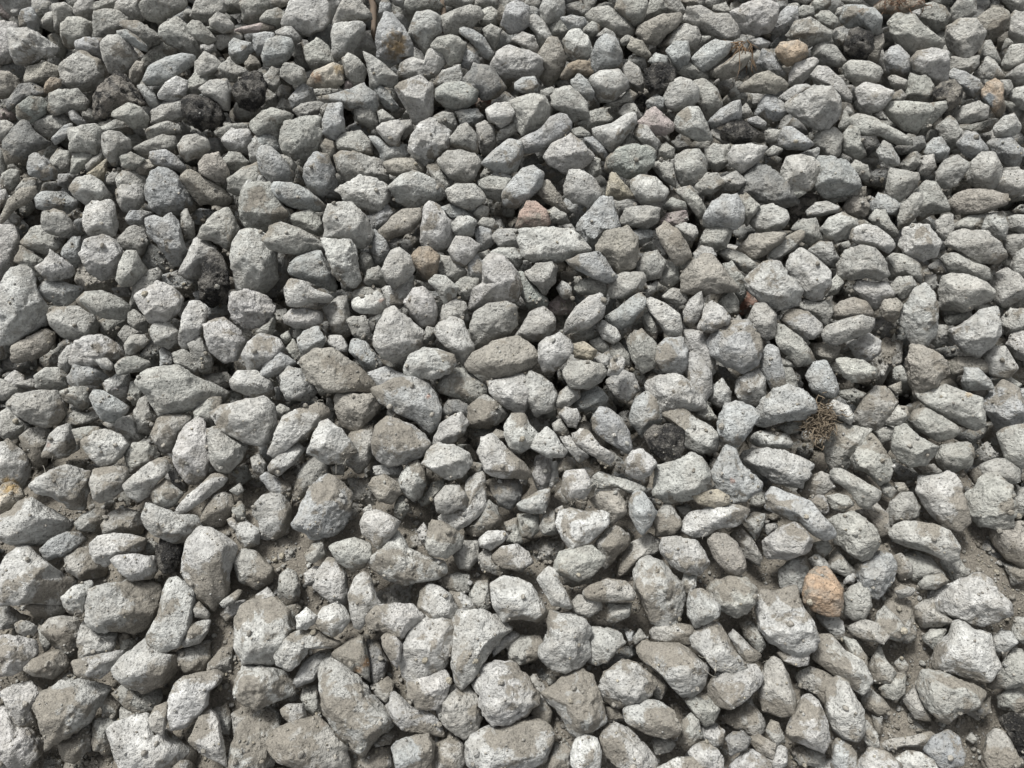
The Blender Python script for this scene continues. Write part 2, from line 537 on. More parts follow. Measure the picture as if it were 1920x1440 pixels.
l2 53 104 64 102 70 110 73 118 68 121 60 112
g2 55 124 60 117 66 120 67 130 60 134 56 130
g2 49 92 58 84 68 81 76 90 66 94 56 97
g1 70 82 78 79 81 86 76 90 72 86
g2 80 84 86 78 92 78 98 88 92 93 84 88
k1 92 76 98 71 101 76 99 84 94 82
l2 101 76 108 71 116 74 116 82 108 84 102 81
p3 114 72 118 62 126 58 134 60 140 66 140 75 134 81 122 83 116 79
g2 137 62 144 59 154 67 158 78 154 86 146 88 140 78
r3 94 92 102 84 108 81 122 93 121 98 114 102 104 100
g1 114 86 122 83 125 86 122 92
p3 63 96 76 92 86 85 92 84 94 92 88 100 78 112 76 115 70 110 64 102
p3 91 98 96 93 102 95 110 106 108 112 98 108 92 102
g2 80 108 84 100 90 101 98 108 88 112 82 116
n3 72 118 82 110 92 108 102 109 108 114 106 124 98 131 88 134 80 132 71 127
p3 122 92 124 86 132 80 140 80 146 92 150 104 140 106 128 101 123 98
g2 110 110 116 107 122 112 121 118 112 121 108 118
g1 114 98 118 104 118 108 112 102
d1 120 106 128 106 132 110 124 113
g2 122 118 130 113 140 112 146 120 146 130 140 138 128 140 123 132
g2 105 124 112 120 120 123 123 134 122 140 112 134
p3 89 135 96 131 108 133 118 143 114 150 98 154 90 146
y3 71 140 74 129 78 130 88 142 90 148 80 150 70 148
p3 39 140 43 127 52 127 62 134 68 144 66 150 58 155 46 152 40 147
l3 0 134 8 126 16 124 23 131 22 140 12 150 4 156 -6 154 -8 146
d1 22 126 30 124 40 130 34 136 24 132
d1 4 120 16 116 20 122 8 128
b2 18 144 22 136 28 136 36 146 41 158 36 158 26 152
g2 137 140 146 130 154 130 160 138 150 146 140 146
g2 145 112 152 108 162 110 163 120 154 129 146 124
p3 162 116 166 109 180 108 192 110 184 122 172 130 163 124
l3 148 90 156 82 166 76 171 75 172 88 160 93 150 96
g2 171 82 176 77 181 86 176 90 172 88
k3 157 98 162 92 176 92 186 100 182 106 168 108 160 104
l2 174 90 184 87 191 92 190 98 180 94
l2 183 86 188 74 193 70 202 76 208 82 200 90 190 92
g2 148 100 152 96 160 100 164 110 158 108
g1 132 110 138 106 150 104 146 114 138 112
g2 126 46 134 47 146 56 146 59 138 60 128 57 124 54
l3 134 44 142 36 152 30 164 32 162 40 152 50 144 54 136 48
b3 150 52 160 46 172 38 180 40 176 48 168 56 158 59 151 57
g1 132 40 142 28 150 28 144 34 136 44
g1 152 62 158 58 166 60 166 68 158 71 153 67
l2 179 30 186 28 194 32 190 38 182 36
l2 184 48 188 37 194 38 204 54 200 57 192 54
b3 171 66 182 56 192 53 204 60 208 64 198 70 184 70 174 69
g1 162 70 170 64 176 72 174 80 166 76
d2 170 146 176 130 184 123 194 126 208 140 212 150 200 154 180 150
g2 156 134 168 128 176 136 170 142 158 142
g2 122 142 134 139 140 146 128 150
@1440 0
l2 2 24 10 10 14 6 21 6 22 16 18 22 10 26
g2 21 8 26 4 34 5 35 12 28 14 22 13
g2 33 2 40 -3 47 -2 47 4 40 9 34 8
p1 0 0 14 -4 14 4 8 5
g2 18 0 26 -3 34 0 28 3
g3 36 12 40 8 46 8 52 13 53 18 48 22 38 16
g1 48 -4 66 -4 70 3 58 6 50 4
g2 52 6 56 5 56 12 50 12
l3 54 16 58 4 70 4 80 6 85 12 84 24 78 26 72 20 60 21
B3 80 6 86 1 96 -5 112 -3 118 4 108 8 98 11 84 9
g2 114 4 124 2 132 5 136 12 132 20 126 24 120 18 110 14
p2 108 10 112 5 115 8 114 15 109 13
g1 120 -2 136 -4 138 2 128 5
g2 136 16 138 6 146 -5 156 -4 156 10 150 14 142 18
g3 90 18 98 12 110 12 118 20 132 31 130 36 118 38 108 41 100 36 93 28
g3 133 28 134 20 144 14 156 14 163 24 160 34 152 44 146 44 136 38
b2 156 14 166 7 176 6 182 10 180 20 172 26 164 29 160 20
g2 173 -2 184 -6 196 -4 196 10 184 10
d1 160 0 172 0 174 6 162 8
g2 181 14 186 9 196 10 198 32 188 33 181 28
g2 175 48 182 34 192 33 200 44 190 52 178 53
g2 159 44 163 31 168 32 174 44 174 48 166 46
g2 155 56 164 44 170 46 178 58 170 60 158 58
g2 136 52 138 42 150 44 157 42 158 48 152 55 142 55
p3 106 46 112 38 124 36 135 38 136 50 134 60 128 63 118 58 108 52
l2 87 44 92 36 98 34 106 42 108 52 100 58 90 54
g1 82 46 86 38 90 50 90 58 84 54
d1 86 22 92 20 94 30 86 32
b2 74 44 80 28 86 26 87 32 82 46
k3 57 34 61 22 70 21 78 25 79 36 73 44 64 44 57 40
g2 48 26 52 23 58 26 57 34 50 34
g3 15 28 20 16 32 13 40 18 48 25 46 30 36 33 30 36 22 30
g2 33 42 36 33 42 31 50 34 59 46 54 50 44 50 36 47
t3 5 38 10 32 22 30 29 34 30 41 24 47 14 50 8 44
l1 2 34 10 26 14 28 12 34 4 36
p2 16 56 20 48 34 43 38 46 34 54 26 62 16 64
p3 32 56 38 49 46 51 56 60 63 71 62 78 54 74 44 64 34 60
p2 7 74 20 64 28 63 34 66 22 74 14 78
p4 16 80 22 72 36 65 48 65 54 73 55 82 52 90 46 96 36 97 26 92 17 84
g3 56 50 62 45 76 46 84 50 86 54 82 62 72 62 66 64 58 58
p3 65 68 72 62 84 64 94 68 92 74 86 82 74 86 68 78
g2 90 58 94 56 104 60 104 66 98 68 92 64
g2 94 70 100 67 104 72 100 78 92 76
g2 103 68 108 57 118 58 124 64 122 72 120 80 108 78 103 72
g3 85 80 90 76 104 76 122 78 123 84 118 92 110 99 102 98 92 90
g2 120 78 134 76 134 82 124 92 120 98 112 100 118 90
q3 122 68 130 62 140 60 146 66 145 74 138 84 130 88 134 78 124 76
l2 136 58 142 53 148 54 158 60 162 66 154 73 146 68
t3 160 68 164 62 170 59 176 62 177 74 178 80 172 87 168 82 161 74
g2 174 60 182 60 184 66 178 73 176 66
g2 178 58 186 50 198 46 204 58 198 66 186 64
p2 180 72 186 66 198 64 206 72 204 82 190 82
g2 138 88 146 80 158 76 164 80 162 88 152 92 142 93
g1 144 96 160 92 172 88 166 98 150 102
p3 169 96 176 88 184 85 190 94 188 100 178 104 170 102
g1 176 76 186 78 194 86 188 92 182 84
g2 125 96 136 87 140 90 147 100 142 110 136 112 130 104
g3 61 90 68 85 80 88 86 92 98 98 107 104 106 108 96 109 84 102 70 102 64 96
p1 80 86 86 85 90 90 84 90
g2 53 94 58 82 62 90 62 96 54 98
g2 56 84 60 78 64 84 60 88
d1 14 96 20 88 26 94 30 100 22 102
l3 8 104 12 95 18 95 28 102 35 108 28 112 16 112 9 109
g2 33 106 38 98 50 96 56 102 54 116 44 118 36 112
g2 54 104 62 94 68 98 72 114 66 119 56 114
g2 -2 98 4 97 10 98 8 106 2 108 -2 106
g2 -2 114 4 109 12 112 8 116 0 118
l2 22 116 30 113 38 111 38 116 34 121 26 118
g3 9 130 14 118 24 116 34 118 38 126 36 136 32 142 20 146 12 138
l3 34 132 38 120 48 117 58 122 68 134 69 140 58 146 42 148 35 140
g2 58 128 66 120 74 124 76 132 72 136 64 130
g1 56 118 70 120 82 118 80 124 66 122
p3 81 114 86 106 92 108 98 118 98 124 90 124 84 120
d1 70 102 80 102 84 110 74 116
d2 94 112 104 104 116 102 118 110 112 114 100 116
l2 114 114 124 104 130 103 136 112 134 120 124 122
g2 98 124 106 115 112 114 114 122 110 128 102 128
g2 112 118 124 116 126 126 120 132 112 130
g1 120 98 126 98 126 106 119 106
l3 141 108 148 99 156 99 164 110 164 114 154 119 146 116
l2 164 108 172 104 182 102 190 112 190 120 184 126 176 122 168 114
g3 125 130 132 120 142 116 150 122 151 126 142 138 134 142 126 138
g3 150 136 152 122 160 114 170 114 176 126 174 136 168 141 156 141
d1 76 130 84 126 90 128 88 140 78 138
g3 88 143 91 126 98 127 112 130 114 134 106 146 98 152 90 150
g2 110 144 118 136 126 137 134 150 136 158 124 160 112 166
g3 170 140 176 129 188 127 200 130 202 142 184 148 172 146
b3 142 145 150 142 166 142 178 146 176 154 160 160 142 161 134 152
g2 176 126 188 125 190 128 178 130
l2 -4 134 2 126 10 138 14 146 4 150 -4 148
@0 360
p2 -4 0 4 -2 7 5 2 12 -4 14
b3 0 19 6 6 14 -2 26 -4 28 0 22 8 10 14 4 23 0 24
l2 26 4 32 0 46 0 58 7 56 12 50 16 36 14 28 12
g3 31 24 33 15 40 13 48 15 54 22 60 31 48 34 40 32 33 29
g2 16 38 24 28 31 25 38 31 48 34 46 42 34 47 22 43
p3 62 20 66 12 72 9 80 8 86 12 88 24 86 36 76 34 68 33 63 26
l2 94 20 98 14 108 14 114 16 108 24 98 25
l3 109 20 116 18 122 20 128 16 134 22 137 34 140 44 136 52 128 51 120 42 110 30
g2 88 36 95 28 100 25 108 28 112 38 106 48 98 46 92 42
g2 136 18 140 14 146 24 146 34 139 35 136 26
l1 145 16 150 13 162 14 156 22 148 24
g3 150 28 160 16 170 12 176 20 180 28 172 44 158 36 151 34
p2 134 60 140 48 146 36 152 34 162 42 158 54 150 64 140 64
p2 -6 26 10 25 14 34 15 42 10 54 0 66 -6 60
g2 12 52 16 41 24 46 34 52 30 62 22 60
p3 26 56 34 50 38 44 44 48 56 57 54 63 46 66 38 67 30 62
l2 47 42 54 34 60 34 62 42 60 54 54 54 46 47
p3 60 46 64 36 78 32 86 36 92 44 90 52 86 62 76 64 66 58 62 52
b1 58 66 62 54 72 62 86 65 86 74 74 74 64 74
g3 87 66 89 54 94 44 102 44 107 54 108 60 100 70 92 71
d1 108 52 114 40 124 48 134 56 128 62 116 60
k3 150 68 152 54 157 44 164 46 170 54 172 70 170 82 160 83 152 78
p3 174 40 180 30 188 28 200 34 208 44 208 64 200 72 190 76 180 72 174 58 173 48
p4 0 72 6 62 16 60 24 66 30 78 35 86 32 98 22 106 12 112 0 111 -6 96
l2 28 72 36 67 48 68 62 72 58 80 48 86 40 84 32 78
g2 98 86 100 70 108 60 116 58 121 62 118 70 108 74 104 84
g3 57 82 64 75 76 74 92 80 98 88 96 94 90 96 76 94 66 90
l1 120 64 134 60 148 68 148 76 136 76 122 68
p4 104 78 110 72 118 68 130 71 137 80 134 90 124 98 112 97 106 88
g2 36 92 44 87 58 86 70 92 74 100 70 108 58 111 46 108 38 100
g1 74 98 80 94 94 95 92 104 84 108 76 105
g2 96 92 101 89 112 96 110 104 102 104 96 98
g2 89 106 94 100 108 104 108 110 94 114
p3 112 104 115 99 126 98 134 104 134 112 126 117 116 114
p3 134 110 136 94 142 82 150 82 156 88 154 98 150 108 142 115 135 114
l1 145 76 150 74 154 80 148 82
l1 154 84 168 82 172 90 160 96 156 94
p3 172 86 174 76 186 73 200 78 206 86 204 96 198 100 184 102 176 96
p3 153 100 160 96 168 94 180 104 184 112 178 126 168 128 158 120 154 110
g2 141 114 150 108 156 118 160 126 158 134 150 134 144 124
g2 130 121 138 118 146 124 150 130 148 138 138 134 131 128
l2 120 120 122 116 130 122 130 131 120 132
g3 93 114 98 107 108 107 112 112 106 118 98 123 94 120
p3 52 126 56 112 66 108 76 107 86 112 93 120 92 124 80 128 66 132 56 130
p2 44 124 50 116 56 114 54 130 50 136 44 130
d1 106 122 114 112 120 116 118 130 112 128
b2 8 116 20 110 34 103 42 106 40 114 36 120 24 126 14 126 10 122
d1 0 122 8 118 20 124 24 130 16 136 4 134
p3 71 126 80 124 85 129 84 134 76 132
g3 86 130 92 124 102 123 112 127 113 130 106 134 96 136 88 138
l2 52 138 56 130 66 130 76 134 82 140 76 146 60 150 54 144
g2 26 138 34 132 44 132 52 138 50 146 40 150 28 146
p2 4 140 12 134 18 138 22 146 12 150 2 148
p2 80 142 88 136 96 135 98 140 92 148 80 152
g4 101 142 108 136 120 131 134 131 146 138 156 144 164 150 160 158 142 164 120 168 112 156 106 148
g1 150 138 168 136 176 142 166 148 154 146
p3 181 122 186 113 196 106 210 110 214 118 206 128 196 134 188 135
p3 172 142 178 134 192 134 204 142 206 152 196 156 184 152 174 148
d1 84 72 96 72 98 78 88 78
@480 360
g3 -12 4 -10 -4 0 -8 10 -6 18 6 25 18 20 26 6 32 -4 30 -12 20
g2 25 20 30 16 40 14 48 20 50 30 47 33 40 30 30 26
p4 50 22 54 10 62 8 72 8 82 18 88 30 86 36 80 42 70 42 60 36 50 36 52 28
l2 84 18 90 16 98 10 103 16 98 24 90 30 86 26
g4 5 36 12 26 20 23 32 27 44 34 53 41 46 46 38 48 24 46 10 43
b3 94 29 102 18 110 13 124 12 124 22 116 30 104 34 98 36
p3 123 38 124 26 126 12 130 7 140 14 146 22 145 36 138 43 128 44
l2 138 12 146 9 154 12 162 18 152 20 146 20
p3 146 24 152 18 160 18 166 22 162 32 154 34 148 30
g2 163 16 168 9 175 12 174 18 168 21
g2 166 24 170 19 178 20 182 26 178 28 170 27
d1 98 40 104 36 114 36 118 42 112 46 104 44
l2 86 42 88 30 96 32 100 44 96 52 90 54
g2 77 50 80 44 86 48 88 54 82 62 78 58
l1 78 44 94 44 96 56 88 52
p4 50 38 58 36 70 36 75 44 76 54 79 66 74 72 66 70 58 62 54 50
d1 4 58 12 48 20 48 23 58 22 68 14 76 6 72 2 66
l3 24 58 28 50 38 46 48 44 54 54 60 66 56 72 48 70 36 66 26 62
p4 21 72 26 65 36 67 46 74 58 78 54 83 44 82 32 86 24 86 22 80
g2 80 68 84 58 92 56 98 64 96 70 86 71
g4 94 58 100 46 108 42 116 48 119 58 114 66 104 72 98 68
B3 116 48 122 41 130 41 138 48 136 60 130 66 124 62 119 56
p3 144 44 150 33 160 34 168 40 164 48 156 56 148 52
l2 164 30 168 26 176 28 178 38 172 44 166 40
p2 176 34 182 28 194 28 200 34 196 42 184 42
g2 136 58 138 48 148 49 158 60 154 65 148 68 138 62
l2 159 58 160 50 166 47 171 54 170 64 168 68 161 63
g2 156 48 174 44 176 52 168 50
p3 130 68 134 62 142 63 152 72 150 78 142 84 136 74
p2 95 72 104 70 117 63 118 74 114 82 108 87 98 87 96 78
g2 73 76 80 71 94 72 94 76 82 80 75 80
p4 72 84 76 80 84 78 92 74 97 80 96 88 88 91 78 91 73 88
p3 112 82 118 72 126 71 134 80 136 90 134 100 124 101 116 92
g2 118 66 130 68 136 74 130 74
g2 137 96 142 82 150 79 158 84 158 96 150 98 140 99
g2 149 70 156 64 166 65 168 72 162 80 154 80
p3 170 52 176 46 186 48 196 60 200 72 196 82 180 84 170 84 164 86 163 72 170 68
p2 176 46 182 42 194 42 200 50 196 58 188 50
g3 161 100 164 90 174 84 188 82 195 86 196 100 190 106 176 112 166 116 162 110
b4 161 128 166 120 178 112 196 108 208 116 214 124 206 132 194 138 178 140 164 134
p4 88 110 90 100 98 90 104 88 114 96 124 106 123 116 114 124 104 126 94 124 89 116
g2 68 96 74 94 82 94 86 102 87 112 80 114 72 106
g2 52 88 60 80 68 78 70 92 72 106 64 109 58 104 54 96
d1 84 98 94 90 98 92 90 104 86 106
p3 20 94 26 88 38 87 48 90 50 98 40 103 30 102 22 98
g1 14 90 22 88 26 100 22 104 14 102
g2 0 104 8 98 14 92 14 100 12 108 6 110
g2 28 104 34 102 38 106 34 110 28 110
l3 31 110 36 105 46 101 52 110 50 118 42 122 36 124 32 116
d1 48 98 56 98 60 108 54 110
g2 18 108 24 104 27 110 22 114
p2 53 114 56 108 64 108 69 116 68 122 60 120
g2 22 118 28 111 34 118 36 126 30 128
l3 2 138 8 126 16 118 22 122 31 128 26 132 14 138 6 140
b4 33 128 46 118 58 117 70 126 80 134 89 144 90 150 72 150 54 150 40 142
l2 70 120 74 112 82 112 90 122 95 130 90 134 82 134 76 126
p4 111 132 116 122 126 117 136 118 148 122 150 128 146 136 134 140 124 140 114 138
g1 94 126 104 126 112 126 112 134 104 132 96 130
g2 124 112 128 101 134 102 134 108 128 114
p3 133 104 138 98 146 95 156 98 162 112 164 116 160 128 154 128 146 120 138 112
g2 136 144 146 133 156 133 164 138 172 146 172 152 160 158 148 154 138 150
l4 91 150 96 144 104 140 118 138 128 144 134 152 139 162 136 176 130 180 120 172 106 166 96 158
l2 84 136 98 131 108 136 122 140 120 148 100 150 90 146
p3 18 138 24 132 34 134 42 142 46 150 40 156 24 156 18 148
p3 175 142 186 140 200 136 206 142 208 150 200 168 188 162 180 156 175 150
@960 360
O3 4 26 6 14 12 8 20 9 26 14 29 24 24 27 12 27 6 28
g2 4 16 10 6 18 8 8 14
g2 26 16 32 12 40 16 42 22 36 25 28 22
l1 38 10 42 5 50 6 58 14 52 24 46 24 42 16
p4 5 36 8 28 20 27 32 27 44 28 52 34 59 44 52 46 44 50 34 52 16 52 8 48
p1 32 26 44 24 50 32 40 28
l3 50 22 58 14 66 4 74 4 78 16 81 26 70 30 62 42 56 40 50 28
p1 74 8 84 4 94 10 88 16 80 20
g3 81 24 86 12 100 10 110 12 110 22 102 28 90 26
l2 90 30 98 27 108 30 104 36 96 40
b4 63 40 70 30 86 25 94 34 94 48 92 56 80 61 72 52 64 46
g3 92 56 100 45 108 44 116 52 112 64 102 66 94 62
g1 96 44 104 38 112 46 104 46
r2 111 22 116 16 130 14 131 22 122 27 112 26
g2 110 14 120 4 130 8 131 14 120 14 112 12
g2 126 2 134 -4 142 6 145 14 140 20 134 12
b4 108 30 116 24 124 28 132 40 135 48 128 52 122 54 114 42
p2 123 26 130 23 138 26 139 32 134 40 128 34
l4 143 20 150 8 158 2 168 2 174 14 174 22 168 28 156 26 146 26
g3 141 36 146 26 158 22 168 21 164 34 160 42 150 44 142 40
g3 171 4 176 1 186 10 184 14 176 24 172 14
p3 178 22 186 12 196 9 206 14 208 20 204 27 190 31 182 28
d1 166 30 176 24 182 30 172 38
b3 168 43 180 32 196 30 206 30 202 38 192 46 182 51 174 46
g2 155 46 162 42 174 46 188 54 184 60 176 61 164 54
p3 136 46 142 40 150 42 154 48 146 50 138 54
b4 129 64 134 54 144 46 150 47 158 56 166 68 168 72 156 76 142 76 130 74
g2 158 54 166 54 174 64 176 76 170 80 164 74
p4 175 66 182 58 192 51 200 52 208 62 218 74 212 84 200 88 188 84 178 74
p3 129 90 134 80 142 74 144 84 140 96 134 101 129 98
p4 139 102 144 88 150 82 158 86 164 94 162 100 150 105 142 104
g2 113 78 120 72 130 74 131 82 124 86 116 82
R1 171 88 176 76 186 82 180 88 174 90
g2 155 82 164 73 170 82 170 90 164 94 158 88
g2 111 60 117 52 124 56 126 66 118 72 111 68
g3 75 64 84 60 98 60 101 66 96 74 84 80 74 80 72 74
g2 98 72 110 66 108 74 100 80
l4 42 52 50 47 64 45 70 50 77 62 76 66 70 68 60 64 48 58
g2 47 72 52 66 62 64 71 67 70 80 62 78 50 76
g3 10 62 18 54 30 52 34 58 32 68 24 76 16 68
n2 0 62 8 60 18 72 26 80 24 86 12 86 6 76
p2 33 72 38 67 44 70 46 80 38 80
b1 36 60 44 60 46 66 38 68
r1 28 84 36 78 46 84 46 90 36 92 28 90
p4 40 98 48 86 58 78 66 77 70 86 68 94 58 102 42 105
l3 69 94 78 88 88 80 96 75 100 80 98 92 88 100 80 104 72 98
p3 100 82 104 79 116 84 126 92 128 102 126 109 116 108 110 98 102 88
g1 125 84 130 86 130 96 126 94
g2 97 92 104 90 109 104 108 112 100 104
p3 64 100 68 96 78 102 82 110 76 114 68 110
g3 2 108 8 100 14 90 24 86 32 94 32 104 24 111 16 112 6 110
p4 20 114 26 109 36 106 44 112 46 118 40 128 32 135 24 134 20 126
g2 36 104 48 103 60 103 63 108 54 112 42 112
y3 46 114 54 112 64 119 62 124 58 126 48 124
g2 58 112 66 109 73 116 68 121 62 118
g3 88 114 92 106 98 103 104 110 110 120 108 130 98 136 90 126
l3 109 116 116 109 128 110 132 118 131 132 122 138 112 134 107 128
p2 130 106 142 104 148 114 152 124 152 134 148 138 140 126 132 118
p3 132 122 136 120 144 126 150 136 150 148 144 160 136 154 132 140
l4 148 114 154 102 164 98 176 98 186 108 188 118 184 130 172 135 160 130 150 122
p2 164 94 170 92 174 98 166 99
g3 177 96 182 84 190 83 198 92 198 108 190 112 182 106
g2 73 116 80 113 88 122 88 130 82 128 74 122
w4 72 134 74 126 80 121 85 126 84 132 80 137 72 137
p2 60 126 66 122 73 124 72 132 64 130
g4 38 134 44 128 56 126 66 129 71 136 66 142 56 148 44 147 40 140
p3 7 142 14 134 22 138 30 144 34 152 30 164 18 168 10 158
l3 187 122 192 114 200 118 204 134 206 146 196 148 188 134
p2 72 142 82 133 92 138 94 148 88 160 80 156 74 148
g1 90 134 98 136 102 144 94 146
p3 103 142 110 138 124 136 132 142 140 152 144 162 138 164 126 164 112 164 104 154
p2 168 142 176 136 186 132 190 140 190 154 184 160 174 158 168 150
p2 150 146 158 140 164 150 164 158 156 161 148 156
d1 150 130 160 132 166 140 154 140
@1440 360
q1 14 12 18 4 30 2 37 4 32 12 26 20 20 22 16 16
g2 0 2 16 -2 30 0 16 8 2 8
g2 38 0 48 -4 72 -4 73 4 62 6 50 8 42 4
p2 29 14 36 8 44 7 53 11 52 15 40 18 30 18
b2 56 12 62 4 70 2 76 10 74 17 66 20 60 16
l2 78 10 84 2 92 4 101 10 96 16 86 18 78 14
g3 97 20 100 10 108 2 116 1 116 8 112 18 104 26 98 28
g2 75 20 82 14 88 14 92 22 98 30 94 34 84 28
g2 18 28 26 21 36 20 40 32 41 36 32 40 24 36
p3 39 28 46 19 56 16 66 20 68 26 60 34 52 37 44 34
p4 62 36 64 28 72 24 82 26 92 34 96 40 90 46 82 42 70 40
g2 0 32 8 28 14 32 6 38 0 42
p3 0 46 6 38 16 32 24 28 28 30 26 36 18 44 10 49 2 50
p4 14 58 16 50 24 42 34 48 44 56 47 60 46 72 40 80 30 80 22 74 18 66
p2 30 44 38 37 48 38 50 44 53 50 48 56 40 52
g1 50 40 60 37 62 42 54 46
g4 52 54 58 44 70 40 80 42 88 52 91 62 84 67 74 64 62 66 53 63
p4 98 40 102 28 110 24 120 24 126 32 130 38 126 48 116 52 104 48
g3 88 50 94 46 104 47 114 54 116 64 114 68 104 62 94 64
g3 125 22 132 17 138 17 140 26 136 36 130 36 126 30
g2 140 24 150 18 164 17 162 28 150 30 140 28
p3 160 28 164 17 176 14 180 26 178 36 170 34 162 30
g2 178 20 186 17 198 18 198 30 188 30 180 28
g1 184 14 190 10 198 10 198 16 188 16
g4 134 40 138 32 150 29 164 30 174 38 177 46 170 52 158 53 146 46
g2 176 34 184 32 194 32 192 42 184 50 178 44
g2 182 56 186 46 196 40 202 50 200 66 190 68 184 62
g3 130 50 134 46 142 46 154 53 166 56 165 64 160 66 150 62 136 60
g4 128 74 130 64 138 61 150 62 164 68 170 74 168 80 158 86 146 90 130 86
g2 167 70 170 62 180 58 188 62 196 72 190 80 178 86 168 80
d1 120 56 130 50 134 60 126 62
g2 118 62 126 63 127 70 122 78 117 70
g3 92 70 98 64 108 63 112 70 104 80 100 82 94 76
p4 99 90 104 82 110 72 118 70 126 78 128 92 126 104 120 114 114 116 108 110 100 100
p3 64 72 68 66 80 68 88 67 94 74 96 78 88 80 80 86 70 80
b3 83 88 88 80 96 80 101 84 98 94 94 98 86 94
b3 48 88 54 82 64 79 74 82 79 90 78 94 70 96 58 97 49 94
g2 44 70 52 62 57 68 52 76 44 79
g2 20 86 26 80 40 82 47 78 48 90 44 100 36 98 24 90
p3 9 94 18 87 30 90 40 98 41 104 34 110 26 112 16 104
g3 6 110 8 102 14 102 26 110 34 122 34 128 22 131 14 122 8 118
g4 40 106 44 100 56 96 70 92 78 96 76 104 66 109 50 116 42 112
g1 44 96 54 94 52 100 46 100
d1 76 96 88 94 97 98 92 108 82 110
d1 96 104 104 100 108 110 98 114
p3 60 114 68 110 76 106 84 112 84 120 76 127 66 124
b1D 80 120 88 112 98 116 98 128 90 134 84 144 78 134
b2 32 114 44 113 54 116 52 124 42 128 34 122
g1 34 124 44 122 48 126 38 128
g2 10 124 18 126 21 131 14 132 8 130
g2 10 132 18 132 22 140 22 150 14 148
l3 28 138 34 128 44 126 50 138 53 148 50 154 44 154 34 150
g4 51 126 58 124 70 126 82 133 82 138 72 142 64 143 56 138
g2 94 132 100 130 108 140 102 144 94 140
b4 104 126 108 116 116 115 126 120 136 128 134 136 126 146 114 150 108 142
g2 119 112 126 100 134 100 136 110 128 116
d1 126 118 140 116 142 124 132 126
g2 132 94 146 90 154 92 144 98 134 101
p4 135 104 144 100 158 91 168 90 174 98 174 108 168 116 158 122 148 120 140 112
g1 152 88 164 84 176 88 178 92 170 96 160 90
g2 174 96 182 88 196 88 200 100 192 106 180 108
p2 178 114 184 104 194 104 200 112 196 126 186 124
p3 161 122 166 116 178 116 182 122 188 132 180 140 168 138 164 130
b2 136 130 142 124 156 123 166 128 164 136 152 134 140 138
l3 145 142 148 132 158 132 166 140 170 148 160 148 148 148
g2 168 142 180 138 190 144 186 150 172 148
@0 720
g2 -4 -4 12 -2 20 4 12 10 2 12 -4 8
g2 10 0 24 -4 32 0 26 4
g4D 9 16 14 8 30 4 42 6 48 14 50 22 44 30 34 33 20 28 12 22
g3 45 6 54 2 66 2 67 8 67 16 62 19 50 14
p2 60 2 70 -2 76 2 72 6
l4 67 10 70 5 78 6 88 11 97 17 94 23 84 27 76 26 70 17
p2 77 0 84 -4 96 -2 96 8 88 10 80 6
g2 96 10 98 -2 106 0 106 12 100 15
g2 101 22 104 12 110 9 114 20 118 26 110 34 104 30
g2 100 20 108 22 116 30 112 38 104 36 102 28
b3D 113 38 118 26 124 23 140 23 145 26 142 32 134 36 130 48 122 50 116 44
g2D 146 20 156 10 166 10 166 20 160 32 150 32 146 26
p4 163 22 168 16 184 12 198 9 206 16 208 30 204 42 196 47 184 44 168 36
p3 130 50 134 40 142 32 148 28 154 32 158 46 158 60 154 70 148 75 140 74 134 66 130 58
g3 155 34 164 33 174 40 184 46 182 56 172 66 164 66 158 58
g2 165 62 172 60 174 66 168 68
p2 78 30 86 27 98 24 104 32 108 40 98 45 86 36
g2 48 26 56 20 64 22 74 20 74 26 62 31 50 32
p3 33 52 37 38 44 32 52 30 56 38 58 48 50 55 42 56 34 54
g3D 54 34 66 32 74 32 75 36 68 42 58 46
p4 61 42 70 36 80 34 90 38 97 46 92 54 86 60 76 62 68 56 62 48
g3 94 52 100 44 110 43 120 53 114 60 104 66 98 66 94 58
p4 92 76 98 70 110 60 120 55 126 58 126 66 118 74 112 82 104 88 96 84
b2D 15 40 22 34 34 32 38 36 34 50 36 58 28 62 22 60 18 50
g2 0 22 8 17 12 24 18 32 14 40 4 42 -2 36
p3 -4 46 6 42 12 46 20 54 23 64 18 74 12 78 2 76 -6 68
p4 23 76 28 70 40 64 50 61 60 64 68 66 67 80 60 92 52 92 38 84 28 82
g4 67 74 70 64 84 62 94 63 97 68 94 78 84 86 76 89 70 86
p3 111 80 118 76 124 71 130 76 138 82 132 90 126 94 116 90
d1 124 60 130 62 138 74 140 80 130 76
p3 134 92 140 84 150 76 158 68 168 67 171 72 164 78 152 88 140 96 134 96
b2D 154 92 160 84 168 82 174 84 176 94 168 106 156 108 150 102
g1D 172 66 184 60 188 70 180 76 172 72
g2 172 80 180 74 183 80 178 84
c3 -2 84 0 76 8 73 14 76 19 84 12 90 4 96 -4 98
p4 -2 102 10 96 14 88 24 86 34 92 46 98 55 106 48 112 30 120 14 122 2 118 -4 112
p2 56 104 62 98 72 93 79 94 78 104 70 110 60 110
b2D 76 106 84 96 92 93 104 96 108 104 106 112 92 112 80 112
p4 108 100 112 90 118 92 134 98 146 98 150 106 142 116 130 118 116 114 110 106
g1 80 88 86 88 84 96 78 92
g2 174 94 180 88 184 92 184 102 176 102
w2 170 102 176 99 179 108 178 112 172 106
l3 30 124 38 116 50 111 60 111 64 117 58 122 48 129 36 131
b2D 49 130 58 124 68 122 80 140 78 144 60 146 50 140
p4 67 120 74 114 86 112 98 113 110 116 108 124 100 128 88 130 80 136 72 134 68 128
g2 103 122 110 117 118 119 118 128 106 128
k3 117 124 122 114 128 112 136 122 136 132 130 142 122 142 117 134
w4 83 132 88 128 104 128 114 130 116 138 112 146 98 148 88 140
p4 -2 140 6 128 14 123 22 122 30 130 44 140 48 144 56 146 52 160 40 164 24 164 10 166 0 164 -6 152
